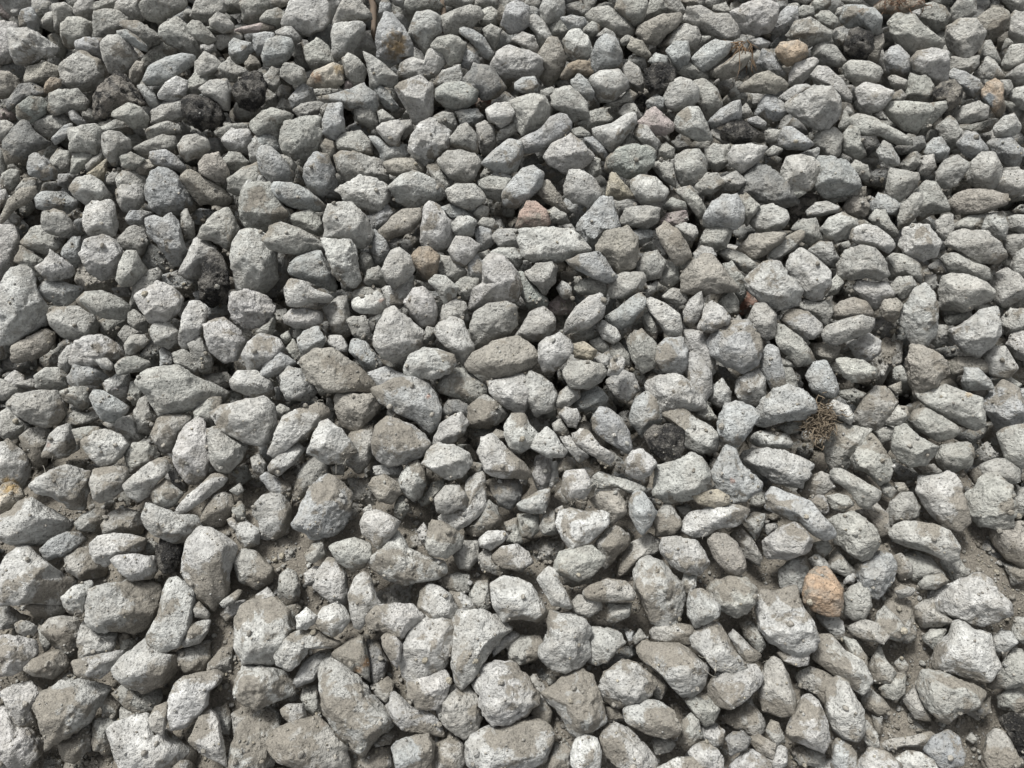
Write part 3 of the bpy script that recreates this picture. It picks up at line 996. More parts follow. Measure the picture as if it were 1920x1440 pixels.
p4D 138 128 140 118 150 108 158 108 168 114 178 122 176 130 172 142 172 156 160 168 150 160 142 150 138 140
p2 178 106 186 104 196 110 194 120 184 124 178 116
g2D 175 134 182 124 192 126 204 138 204 148 192 154 180 148
@480 720
p4 12 46 14 38 20 26 30 20 44 15 50 16 53 22 50 28 42 34 32 42 22 50 14 54 8 50
g2 12 20 18 15 26 20 20 28 14 26
p3 9 62 14 54 26 46 32 44 36 50 28 60 18 68 10 66
w4 40 48 44 36 48 30 54 28 64 34 70 42 74 50 68 58 54 60 46 56 40 52
b3 59 10 62 6 76 7 92 8 94 16 88 24 80 34 74 36 66 32 60 22
b2D 68 60 70 40 80 33 88 32 87 50 84 60 78 65
g1 54 8 60 20 58 30 52 24
p4D 87 44 90 32 98 24 106 27 118 32 126 38 129 44 124 54 112 60 100 62 92 57 88 52
d2 139 22 144 12 152 12 160 18 160 26 150 24 142 26
p3 134 42 138 30 146 24 154 21 159 30 156 38 148 44 136 46
g2D 158 30 160 18 170 8 176 10 182 16 188 22 180 30 172 34 160 32
g1 158 32 172 34 176 38 162 40
b2 177 38 180 34 188 37 188 42 180 43
p4 167 52 170 42 178 40 186 46 192 52 200 58 205 66 200 71 180 70 172 66
p4 124 60 130 50 138 45 148 46 160 52 162 60 154 70 144 72 134 66
g1D 150 46 160 46 166 54 164 60
g2D 160 58 170 60 170 68 162 68
p3 107 72 112 62 120 57 127 62 128 72 124 84 118 88 112 82 108 76
w2 88 62 100 60 110 62 108 70 98 70 90 68
b3 84 76 88 70 96 68 106 74 110 80 102 90 92 88 88 82
g2 124 86 132 74 140 72 142 78 132 88 126 90
g2 104 90 108 84 114 84 116 94 110 100 104 98
g4 134 86 142 76 152 76 158 84 156 92 144 98 136 96
p3 138 98 144 94 158 84 156 76 164 68 170 68 172 80 172 92 166 100 158 106 150 111 142 110
g2D 158 108 166 100 174 88 180 92 184 104 176 112 164 114
d2D 176 74 184 70 196 71 200 80 198 88 190 94 182 90 177 82
l4 28 104 34 90 42 80 52 71 58 70 66 76 71 84 71 98 66 108 56 114 44 116 36 110 30 108
g2D 30 72 34 62 44 54 56 58 56 66 48 74 36 84 30 86
g2 56 62 66 60 66 68 58 68
l2 3 70 8 66 18 72 27 76 26 84 20 87 10 80
g2 -4 56 2 52 8 60 6 68 -2 66
p2 0 90 6 84 14 82 20 84 26 92 26 102 24 110 14 115 4 112 2 102 -2 98
b1D 14 116 26 110 36 120 40 132 30 140 18 134
b1D 70 72 84 72 90 90 84 92 74 86
b1D 70 92 78 90 80 108 72 116 66 110
p4 78 104 82 96 90 94 100 98 108 103 104 112 98 120 92 124 86 118 80 112
p2 80 94 86 90 88 96 82 100
g4 55 122 62 118 74 115 86 120 86 128 82 136 72 139 62 134
g3 37 128 42 120 50 117 52 128 44 134 38 133
p4 83 134 92 126 100 118 108 115 114 126 126 130 140 134 142 140 136 146 112 150 96 146
b1D 112 116 120 108 126 120 120 128
p2 121 110 126 104 130 112 128 124 122 116
g4D 128 112 132 102 140 103 150 110 155 114 152 124 142 131 130 128 127 120
g2 148 128 156 118 166 118 167 130 160 140 152 138
p3 167 116 174 110 186 110 189 114 184 120 176 124 168 122
g2D 166 130 172 124 178 128 190 140 184 144 170 140
p3D 177 130 184 122 196 120 204 126 208 134 198 141 186 138 180 134
p2 36 142 44 137 54 137 56 142 50 150 38 150
p3 46 140 54 130 60 132 68 142 69 156 66 166 58 164 50 158 44 152
g2 18 144 24 139 30 142 34 152 32 162 22 166 16 158
g2 186 104 196 100 198 110 190 114
@960 720
l4 60 26 66 17 74 19 82 26 88 36 90 48 86 52 76 46 66 40 61 34
l2 46 12 52 4 64 2 72 10 70 16 62 21 52 20 46 16
g3 32 14 36 6 42 1 50 4 50 10 42 18 34 18
g1 18 20 26 16 33 18 32 24 24 27
p3 35 22 40 17 48 20 51 26 48 33 42 32
g1 12 28 20 24 28 30 24 36 16 34
p4 -4 30 2 22 8 22 16 34 19 38 16 46 6 52 -2 48 -6 38
p4 14 48 18 38 26 33 32 36 36 44 42 50 38 55 28 55
g2 30 30 36 26 42 34 40 40 32 36
p2 36 40 44 39 50 48 58 54 50 59 42 50
p4 47 38 52 33 58 35 66 46 76 52 77 57 72 60 64 56 54 50 48 44
b1 48 34 54 28 60 30 58 36
p2 14 66 18 56 26 52 30 60 28 72 24 80 18 76
p2 26 60 34 58 34 72 28 80
p4 38 70 40 65 54 64 58 70 60 78 54 86 44 88 38 80
g2 32 84 38 76 44 88 40 91
l2 88 26 92 12 100 6 110 8 112 20 112 28 104 32 98 38 90 30
w4 84 60 90 50 98 49 104 54 109 60 104 68 96 72 86 66
k4 99 38 106 32 120 30 127 36 128 50 124 58 114 58 104 50
p3 114 24 120 18 128 17 138 26 150 32 155 40 152 50 142 52 132 48 126 34
p4 107 76 110 62 120 58 134 52 142 56 148 64 150 76 142 84 128 88 114 88 108 82
l4 155 26 160 15 168 14 180 18 186 24 180 34 170 46 164 48 156 42 154 34
g2 136 20 144 12 150 20 154 26 148 28 138 24
p2 180 42 184 36 194 35 206 38 210 44 208 48 190 48 182 46
l4 149 66 156 54 160 47 168 50 172 60 182 68 188 74 186 80 176 86 164 90 156 84 151 76
p3 170 56 180 49 192 48 206 52 222 60 224 68 216 76 200 74 188 68 174 60
y4 136 84 144 80 154 79 163 84 163 90 152 93 140 90
w4 128 104 134 96 146 93 156 90 170 91 178 94 176 100 168 107 154 108 146 114 136 115 128 110
g2 122 92 132 90 136 96 128 102
l4 88 88 92 80 98 81 104 88 108 96 104 106 98 114 92 106 88 98
g3D 106 100 112 92 118 91 126 100 128 106 120 114 108 114
p3 60 70 66 65 76 69 88 72 100 77 102 80 90 83 80 78 66 79 60 76
b3 60 86 66 81 78 80 86 90 87 96 80 102 74 106 68 96
g1 88 82 104 78 108 86 100 84
w4 34 104 38 96 44 93 54 96 66 95 72 98 73 104 66 112 58 118 44 124 38 116 35 110
p3 3 90 10 86 20 80 29 78 28 88 24 96 16 97 6 94
p2 32 94 38 91 40 97 34 102
g2 20 108 26 92 32 96 34 112 24 113
g2 4 98 20 98 20 110 14 116 6 114
g2 -4 118 2 100 8 118 4 122
b3D 62 120 70 110 78 106 86 112 86 120 78 130 70 136 66 128
g4 32 134 36 126 50 122 60 121 70 130 68 136 60 144 50 148 38 144 32 140
b1D 10 122 24 116 38 120 34 130 20 134
g1 10 140 18 136 20 146 12 148
p4 18 146 26 138 34 142 38 152 46 166 44 168 30 166 24 156
b2D 80 132 88 120 102 113 110 118 110 126 98 132 90 140 80 144
p4 91 142 96 132 104 130 114 134 120 142 128 148 129 158 126 168 122 180 114 183 104 178 98 164 92 154
p4 111 122 114 116 126 115 138 117 144 126 148 134 142 142 132 143 120 136 112 128
b4 146 118 152 112 160 112 168 118 174 128 175 138 170 144 162 142 152 132
b2D 164 114 172 108 180 116 188 130 184 134 174 128
p2 172 98 182 96 190 98 188 108 182 116 174 106
g1D 178 84 188 80 196 84 192 92 180 92
@1440 720
l4 -8 22 -4 12 4 4 14 1 26 4 34 12 36 20 28 26 14 28 0 30 -6 28
g2 8 32 20 26 27 22 28 30 22 36 14 38
p3 44 16 50 12 60 16 65 24 62 31 54 26 46 22
b3D 65 22 72 10 80 2 88 2 96 14 92 24 82 32 70 32 64 28
g1 52 6 64 4 74 8 66 16 56 10
b2 90 2 100 -2 100 6 96 9
g3 88 28 96 16 104 17 106 24 100 31 90 31
g3 105 28 110 19 120 18 128 23 140 30 145 36 136 40 126 42 112 34
g4 110 6 118 2 134 1 148 6 160 10 163 26 162 32 152 32 138 27 122 20 112 10
l3 162 14 168 4 176 -2 188 4 194 18 192 28 182 34 172 32 164 22
l2 186 4 194 3 198 10 192 14 187 9
g2 42 48 48 34 54 30 66 32 75 36 72 46 62 58 52 66 44 58
g3 62 56 70 42 78 37 84 44 92 56 94 64 90 72 82 75 74 66 66 64
g2 76 34 86 30 96 34 92 42 84 46 80 38
g4 93 44 96 34 104 31 114 40 128 47 124 54 118 60 106 62 98 56 93 50
g3 126 56 130 46 142 44 152 44 155 54 152 62 138 66 130 62
d1 140 40 152 34 164 32 160 40 152 46
g4 172 38 180 32 192 30 200 40 200 60 190 63 178 56 174 46
g1 155 52 164 44 172 54 164 60 156 58
g3 152 66 160 60 170 56 180 56 188 64 188 74 178 76 170 72 158 76
d1 92 56 104 64 116 62 130 68 120 72 100 72
g2 108 62 124 60 130 66 118 72
p4D 111 80 114 70 128 69 136 67 144 76 150 92 152 104 144 111 132 108 122 98 116 90
g4 150 84 160 74 172 70 184 78 186 92 184 104 172 108 158 106 150 96
g2 184 78 194 78 198 92 188 102 185 96
b3 165 112 172 106 188 103 200 106 202 130 192 138 180 132 170 122
d1 144 114 160 110 170 120 178 132 160 134 148 126
g2 90 96 92 88 100 82 108 81 113 92 112 100 102 103 94 106
g2 84 76 90 74 97 80 92 86 86 82
p1 101 74 108 70 110 74 104 78
b2 94 74 102 74 106 80 98 82
g4 49 69 56 64 64 68 74 74 84 80 84 86 76 92 68 90 60 80 52 74
g3 44 84 52 82 60 84 64 90 56 96 48 94
r1 46 96 56 94 56 99 48 100
b2D 22 80 30 70 40 66 48 70 49 78 40 84 28 86
p2 30 86 40 81 45 88 46 96 42 98 34 92
l4 -2 84 4 78 16 82 32 88 42 100 49 108 48 112 40 115 32 112 24 104 10 98 0 94
p4 -4 118 8 108 20 104 28 110 34 118 30 126 14 132 2 130
p2 -4 106 6 104 8 108 0 114
g4 48 104 54 98 64 97 74 102 82 110 84 118 78 128 70 132 60 126 52 118
b2D 66 96 80 90 90 98 92 112 84 114 76 104
g4 91 112 96 105 110 103 124 105 136 110 144 122 142 130 134 133 120 126 104 122 94 118
g2 98 128 110 126 122 130 132 144 120 150 106 146
l3 64 136 74 130 84 126 92 128 96 136 94 146 84 160 74 158 66 146
b2D 92 130 100 127 108 136 108 144 98 146
p2 30 132 38 126 46 136 46 146 36 142
g2 45 134 52 122 58 132 66 140 58 144 48 140
p2 8 140 18 130 28 130 30 140 26 156 16 156 10 152
g2D 33 120 44 116 48 124 42 130 34 126
p2 60 140 68 142 64 150 56 150
g2 126 132 142 130 150 142 140 150
g3 112 150 118 144 130 142 136 148 126 154 116 154
g2 176 134 188 138 196 136 196 148 184 150
@0 1080
b2D 20 22 30 20 44 18 48 26 42 30 26 30
g2 -4 20 4 20 14 28 22 30 12 38 0 40
p4 46 16 54 8 64 5 70 6 66 20 62 28 52 28 47 22
p4D 64 20 68 10 78 6 96 4 112 3 120 8 121 24 116 34 104 44 90 41 74 42 66 36
p4 122 12 126 4 132 1 140 5 147 10 145 26 142 42 134 52 122 56 113 50 111 44 118 30
b3D 144 22 150 20 158 28 156 32 146 31
p3 164 20 180 9 182 12 176 20 168 24
p2 166 28 172 20 184 18 180 28 170 34
p4D 176 34 180 24 190 18 204 19 216 28 223 40 218 50 214 60 204 66 192 66 182 64 176 54
p3 136 50 142 36 150 34 158 33 156 42 150 50 140 53
b2D 30 40 38 32 46 30 58 32 62 40 56 58 50 60 42 54
g4 11 36 16 33 22 34 28 38 26 43 18 45 12 42
p3 57 50 62 34 70 36 76 42 88 42 86 52 82 60 60 62
p4 -4 50 6 45 18 46 27 48 28 58 20 68 8 74 -4 75
g2 28 36 34 40 39 52 34 58 30 48
b3 18 70 24 62 34 58 44 55 50 60 53 66 46 72 40 77 26 75
p4 54 64 64 61 78 58 90 56 91 62 82 70 74 76 64 77 56 74
g2 88 44 96 42 102 50 96 58 90 58
p4 84 70 90 62 100 54 110 47 120 56 134 58 135 68 128 78 118 84 108 88 96 84 86 76
g2D 134 56 150 50 157 50 158 64 152 72 138 72 134 64
b2D 156 66 166 54 174 54 174 70 164 74 156 72
w4 127 94 132 80 138 76 148 73 160 71 167 76 164 82 157 86 156 96 150 104 140 112 130 114 126 106
g1D 162 76 172 72 176 84 172 92 164 90
p4D 176 80 183 66 196 67 212 71 221 80 219 88 206 94 192 100 182 96 175 90
g2 86 90 92 82 108 88 120 84 121 92 116 102 104 103 94 98
g2 90 98 100 102 108 104 96 110 90 108
b4D 111 108 116 98 126 95 126 108 122 120 114 116
p4 80 116 86 110 100 106 112 104 116 120 124 114 130 120 142 128 144 134 136 144 112 150 92 150 86 134
g2D 69 122 70 108 80 106 90 108 82 116 84 128 78 132 70 130
p4 26 98 32 88 46 79 60 78 74 80 82 84 76 96 68 108 56 118 46 122 36 129 32 116
b2D 44 126 56 118 66 106 70 118 68 128 56 140 48 138
p3D 0 88 8 82 24 79 32 86 26 98 26 108 14 110 6 100
p3 -6 110 4 100 12 112 22 112 32 124 30 134 20 144 6 150 -6 146
p1 10 80 18 72 26 78 14 82
g2 40 80 52 72 60 78 50 80
b1D -2 78 8 76 14 74 4 84
g2D 74 92 84 86 90 96 88 106 78 104
b1D 36 136 46 138 48 150 30 150
p4 142 124 150 104 158 100 164 108 168 126 170 142 160 138 150 132
g2D 160 100 170 96 174 108 172 118 166 118
p3D 170 144 174 126 180 112 190 102 200 98 208 104 210 116 204 140 190 152 174 152
b2D 174 104 182 98 196 100 190 112 176 120
b1D 66 140 84 132 92 148 70 152
@480 1080
p3 0 14 8 10 14 14 14 20 6 22 -2 20
p4 69 14 74 2 80 -4 86 0 88 8 92 18 95 22 86 26 80 38 74 38 71 28
g2D 20 24 30 20 34 24 28 36 22 42 18 32
w4 30 30 38 24 46 30 44 36 38 40 31 40
p4 43 34 50 24 60 20 66 24 71 32 66 40 58 46 50 42
p4 83 30 90 22 106 20 116 22 123 30 116 38 110 46 100 42 86 40
b1D 90 14 106 6 122 6 122 20 108 22 96 22
p3 121 24 124 10 130 5 138 8 146 14 150 24 148 34 130 32
p4 107 62 110 50 116 38 126 30 140 30 148 34 150 46 146 60 140 70 126 76 118 78 110 72
p2 146 12 154 12 162 18 167 26 158 28 150 28
p4 148 36 154 28 168 26 180 30 190 38 192 42 184 44 176 56 170 64 164 76 155 84 150 78 147 64 148 48
p2 176 46 192 42 198 44 190 52 178 60
g2 160 14 166 4 174 4 176 24 170 27 162 20
p4D 176 6 186 0 198 2 206 6 214 18 218 28 210 34 198 32 186 34 178 22
g2 136 2 150 -2 160 0 160 12 152 12 140 8
p4 94 46 98 43 104 44 110 52 108 62 106 68 100 62 95 54
g3 56 60 60 54 72 47 80 45 83 54 85 66 84 78 74 72 62 64
d2 83 48 92 50 99 64 96 76 88 81 84 74
p4 14 60 20 48 32 41 46 41 56 47 59 52 54 55 42 52 38 58 32 66 25 71 16 66
p3 30 74 36 64 48 56 56 56 55 62 48 68 44 78 32 82 28 80
b1D 20 92 30 80 34 92 24 98
p4 48 84 49 74 54 68 62 65 70 70 80 78 88 90 98 100 102 110 96 116 88 124 80 134 70 126 58 114 51 104
g2 34 92 36 84 46 82 48 90 50 104 44 106 38 100
p3 18 100 24 96 36 96 38 106 28 112 20 106
b4D 11 126 14 116 26 110 38 106 46 106 52 112 60 122 68 128 68 138 62 146 44 148 28 144 16 140
d1 66 140 70 128 80 134 74 142
g2 88 124 98 114 106 116 100 126 90 128
b2D 86 82 98 76 104 80 104 90 98 96 90 90
p4 113 80 122 77 134 74 144 72 146 80 142 92 136 98 122 98 114 92
p3 98 98 106 90 116 98 130 102 137 108 136 118 124 118 110 116 102 108
b3D 134 98 146 82 160 80 168 94 170 106 164 118 156 122 146 116 138 108
p4 165 82 170 70 180 65 192 66 204 76 212 86 212 96 204 104 192 110 178 112 170 104 167 94
p3D 158 128 162 120 176 112 194 106 210 106 220 114 222 124 216 140 200 146 170 148 160 142
l4 102 130 106 124 118 120 128 118 133 126 132 138 126 146 106 148
b2D 130 130 146 118 156 126 158 138 150 150 134 148
b2D 76 140 90 128 100 128 102 142 88 150
@960 1080
g2D -2 50 6 46 20 44 24 52 20 62 6 67 -2 62
b2 37 -2 48 -4 58 -2 58 4 46 8 40 6
b4D 53 12 58 7 72 2 86 4 93 14 91 18 82 20 66 19 55 17
b3D 42 22 50 14 66 18 68 24 58 31 46 28
g3 71 26 72 20 90 20 88 30 80 34 72 33
g1 90 28 104 26 106 34 100 42 92 36
p3 129 -2 138 0 138 8 132 14 126 10
p4 131 20 134 12 142 9 150 14 156 22 156 30 148 35 138 37 132 30
g4D 148 10 152 4 164 0 176 2 183 10 183 20 176 28 168 30 158 26 150 18
p4 26 32 28 25 36 28 46 29 54 33 58 42 56 58 50 66 40 73 30 70 22 62 20 54 27 44
p3 56 62 58 40 66 38 78 42 86 50 80 54 72 64 64 67
b1D 58 36 72 32 90 34 92 44 86 46 72 40
l2 85 42 91 41 91 50 88 53
g2 91 46 96 39 101 46 98 49 92 52
b3D 103 42 108 36 122 34 136 38 138 44 130 50 118 50 106 48
p4D 94 56 100 50 112 50 124 50 134 56 142 64 147 68 144 80 136 88 126 89 116 78 104 68 96 62
p4 132 44 140 40 148 35 156 36 162 46 168 58 172 64 164 72 152 70 144 60 136 54
p3 162 44 168 42 178 52 186 58 184 64 176 67 170 58
g2D 170 36 178 32 186 40 190 52 186 58 176 48
p4D 146 82 154 72 166 66 180 68 186 76 184 84 174 94 164 100 156 98 150 90
p4D 66 84 70 72 78 66 84 63 94 66 104 74 108 80 104 90 96 94 82 95 72 90
b2D 100 76 112 70 116 84 112 92 104 92
d1 64 68 74 60 84 54 94 60 84 64 72 72
d1 16 68 22 66 36 74 30 82 20 80
p4 23 88 30 82 40 74 52 70 60 76 66 88 69 98 70 110 62 116 50 120 42 114 34 100 26 94
b2D 10 82 18 77 24 82 30 100 28 112 18 108 12 100
g1 30 104 40 112 46 124 40 126 30 114
p4 84 100 90 95 98 92 110 94 120 100 126 112 126 118 114 122 100 118 86 110
b2D 70 96 82 96 84 108 72 110
p4D 66 122 70 114 78 110 86 114 94 122 102 130 108 138 104 148 84 148 72 136 68 128
w4 44 132 48 122 56 119 64 122 67 132 66 144 50 148 45 140
g2 26 142 32 126 40 124 45 130 42 144 30 150
g2D 104 122 118 121 123 126 118 132 108 134
g3 125 124 128 108 134 103 140 108 142 120 134 128
g3 128 92 136 86 148 88 156 100 152 110 144 112 134 100
p2 140 112 152 110 160 116 158 126 150 128 142 120
g2D 154 104 166 100 178 92 188 106 190 116 184 121 168 114 160 108
p4 132 132 138 126 146 124 154 130 159 138 158 146 140 148
p4 106 146 112 142 124 136 136 136 144 142 148 148 130 152 108 152
d4 160 122 166 117 174 117 180 122 176 130 164 134
b3 176 122 186 119 198 126 196 138 184 132
w4 164 142 172 132 180 130 190 136 196 144 190 150 166 150
@1440 1080
o4 26 12 27 5 30 -2 36 -5 44 -5 49 -1 52 4 56 10 56 20 53 28 44 29 34 26 27 20
w4 -9 20 -4 12 6 13 20 12 26 22 34 34 38 48 32 54 24 58 12 54 2 50 -6 40
g3 56 14 62 8 70 5 76 10 78 22 72 32 64 33 58 28
p2 36 30 50 30 56 34 58 46 50 46 42 38
p3 34 46 40 44 48 44 58 56 70 62 76 72 78 78 70 88 58 80 44 70 34 62
g3D 56 46 66 48 74 60 74 68 64 62
g2D 84 18 94 14 102 18 108 26 111 44 106 49 96 44
g3 82 28 88 23 98 32 104 42 98 48 88 46 80 36
b3D 60 38 72 32 84 36 93 44 86 51 72 48 62 44
b2D 108 22 124 16 126 26 138 34 130 38 116 38 110 32
g3 94 10 100 6 110 10 108 15 98 16
p4 125 18 128 10 142 4 158 -2 166 2 174 12 182 20 183 29 172 34 158 37 146 33 132 28
d1 180 10 192 8 196 26 184 28
g2 183 40 186 32 198 30 198 50 188 50
p4D 122 62 128 50 136 44 138 34 144 32 154 40 166 44 170 58 174 68 166 78 154 78 138 74 124 68
g2 116 46 122 40 134 40 130 50 124 54 118 50
p3 167 48 174 40 182 42 188 50 180 56 174 58 168 54
d1 100 54 112 48 122 56 120 66 106 64
g3 164 80 174 68 182 56 190 56 198 66 196 82 180 84 168 84
g2 172 90 180 84 190 84 198 96 188 103 174 98
g4 111 80 116 70 126 71 140 76 152 82 160 90 158 98 148 102 142 104 136 110 128 108 118 98
b2D 148 102 160 96 166 90 167 102 158 108 150 104
k3 172 106 184 103 198 104 198 132 186 130 178 116
b3D 160 140 164 120 170 114 178 118 186 130 192 140 186 148 166 150
p3 6 57 16 56 28 57 31 60 30 67 22 68 12 64
b3D -2 66 4 60 10 64 16 76 21 92 20 104 10 106 -4 100 -8 84
b2D 20 74 32 68 42 72 52 78 50 90 42 96 36 88 26 84
p4 44 86 52 77 60 80 66 92 72 100 72 116 66 124 56 120 48 114 44 102
p4 14 116 18 104 26 90 32 89 38 94 44 108 47 122 42 132 30 128 16 122
g3 -2 116 2 108 8 110 12 122 6 128
p3 -4 128 8 125 14 130 14 142 4 148 -6 144
g2 16 130 26 128 42 134 40 142 24 142
l3 47 128 50 122 58 124 66 132 68 146 56 150 48 142
p2 28 144 40 138 50 137 58 144 54 150 32 150
g3 71 112 74 108 82 118 84 128 78 130 72 122
p4 68 140 76 128 84 130 90 132 100 142 98 150 70 150
p4 94 138 104 131 114 132 124 138 128 146 110 150 96 148
S4 116 130 124 120 134 117 142 122 148 134 146 142 132 146 122 138
p1 146 134 156 138 160 146 150 148
b2D 84 126 92 122 108 120 122 116 126 122 116 128 100 128 92 132
b1D 84 100 100 100 112 108 120 116 100 118 88 116
g2D 68 88 76 84 86 92 92 100 82 104 72 98
g2D 78 62 84 52 86 60 96 72 92 80 80 80 76 70
g2D 84 84 94 72 102 76 102 88 96 94 86 90
g2 94 66 100 60 106 68 102 76
g1 104 74 114 68 112 80 104 84
b2D 100 92 112 82 118 98 122 108 110 106
g2D 78 104 86 106 84 120 80 116
b1D 120 108 146 110 150 120 140 118
g2 148 122 152 117 158 122 154 126
g1 148 112 158 112 162 120 152 120
"""
COLOURS = {  # surface colours (linear)
    'g': (0.338, 0.336, 0.310), 'p': (0.400, 0.398, 0.378), 'l': (0.338, 0.346, 0.339), 'w': (0.462, 0.460, 0.444),
    'b': (0.300, 0.284, 0.250), 'B': (0.250, 0.212, 0.165), 'd': (0.205, 0.206, 0.197), 'n': (0.290, 0.302, 0.280),
    'k': (0.095, 0.090, 0.082), 'q': (0.250, 0.232, 0.203), 'o': (0.325, 0.240, 0.168), 'O': (0.325, 0.248, 0.212),
    'R': (0.200, 0.105, 0.075), 'r': (0.335, 0.292, 0.276), 't': (0.370, 0.298, 0.225), 'c': (0.410, 0.382, 0.325),
    'y': (0.350, 0.320, 0.255), 'S': (0.245, 0.255, 0.258),
}
WORDS = {'g': 'grey', 'p': 'pale grey', 'l': 'bluish grey', 'w': 'whitish', 'b': 'brownish grey', 'B': 'brown', 'd': 'dark grey',
         'n': 'greenish grey', 'k': 'black', 'q': 'black-flecked brown', 'o': 'orange', 'O': 'salmon', 'R': 'dark red', 'r': 'pinkish',
         't': 'tan', 'c': 'cream', 'y': 'yellowish', 'S': 'slate blue'}
# spots of another mineral on single stones: centre and radius in px, colour
PATCHES = [(742, 86, 25, (0.20, 0.15, 0.09)), (18, 912, 17, (0.40, 0.29, 0.15)), (590, 150, 15, (0.34, 0.24, 0.165)), (638, 126, 12, (0.42, 0.33, 0.21)),
           (689, 1243, 13, (0.40, 0.27, 0.165)), (668, 1257, 9, (0.34, 0.23, 0.14)), (803, 743, 6, (0.36, 0.26, 0.22)), (1853, 188, 17, (0.24, 0.26, 0.27)), (716, 562, 6, (0.35, 0.26, 0.22)),
           (1374, 902, 6, (0.36, 0.28, 0.25)), (1008, 400, 0, (0, 0, 0)), (606, 1360, 6, (0.35, 0.26, 0.22)), (92, 832, 5, (0.36, 0.28, 0.25)), (1815, 738, 7, (0.40, 0.34, 0.25))]

class Stone: pass
stones = []
ox = oy = 0.0
for line in OUTLINES.strip().splitlines():
    f = line.split()
    if f[0][0] == '@':
        ox, oy = float(f[0][1:]), float(f[1])
        continue
    s = Stone()
    s.code, s.h, s.dusty = f[0][0], int(f[0][1]), f[0].endswith('D')
    q = np.array(f[1:], float).reshape(-1, 2) * 2.5 + (ox, oy)
    x, y = q[:, 0], q[:, 1]
    cr = x * np.roll(y, -1) - np.roll(x, -1) * y
    a = cr.sum() / 2
    if a < 0:
        q = q[::-1]
        x, y = q[:, 0], q[:, 1]
        cr = x * np.roll(y, -1) - np.roll(x, -1) * y
        a = -a
    s.poly, s.area = q, a
    s.c = np.array([((x + np.roll(x, -1)) * cr).sum(), ((y + np.roll(y, -1)) * cr).sum()]) / (6 * a)
    stones.append(s)

def hull2(p):
    p = sorted(map(tuple, p))
    def half(pts):
        o = []
        for q in pts:
            while len(o) > 1 and (o[-1][0] - o[-2][0]) * (q[1] - o[-2][1]) - (o[-1][1] - o[-2][1]) * (q[0] - o[-2][0]) <= 0:
                o.pop()
            o.append(q)
        return o[:-1]
    return np.array(half(p) + half(p[::-1]))

def second_moment(p):
    x, y = p[:, 0], p[:, 1]
    x1, y1 = np.roll(x, -1), np.roll(y, -1)
    cr = x * y1 - x1 * y
    A = cr.sum() / 2
    xx = ((x * x + x * x1 + x1 * x1) * cr).sum() / 12
    yy = ((y * y + y * y1 + y1 * y1) * cr).sum() / 12
    xy = ((x * y1 + 2 * x * y + 2 * x1 * y1 + x1 * y) * cr).sum() / 24
    return np.array([[xx, xy], [xy, yy]]) / A

def polar_radius(p, th):
    """distance from the origin to a star-shaped outline in the directions th"""
    r = np.full(len(th), 0.0)
    d = np.stack([np.cos(th), np.sin(th)], 1)
    for a, b in zip(p, np.roll(p, -1, 0)):
        e = b - a
        den = d[:, 0] * e[1] - d[:, 1] * e[0]
        den = np.where(abs(den) < 1e-12, 1e-12, den)
        t = (a[0] * e[1] - a[1] * e[0]) / den
        u = (a[0] * d[:, 1] - a[1] * d[:, 0]) / den
        ok = (t > 0) & (u >= -1e-6) & (u <= 1 + 1e-6)
        r = np.where(ok & (t > r), t, r)
    return r

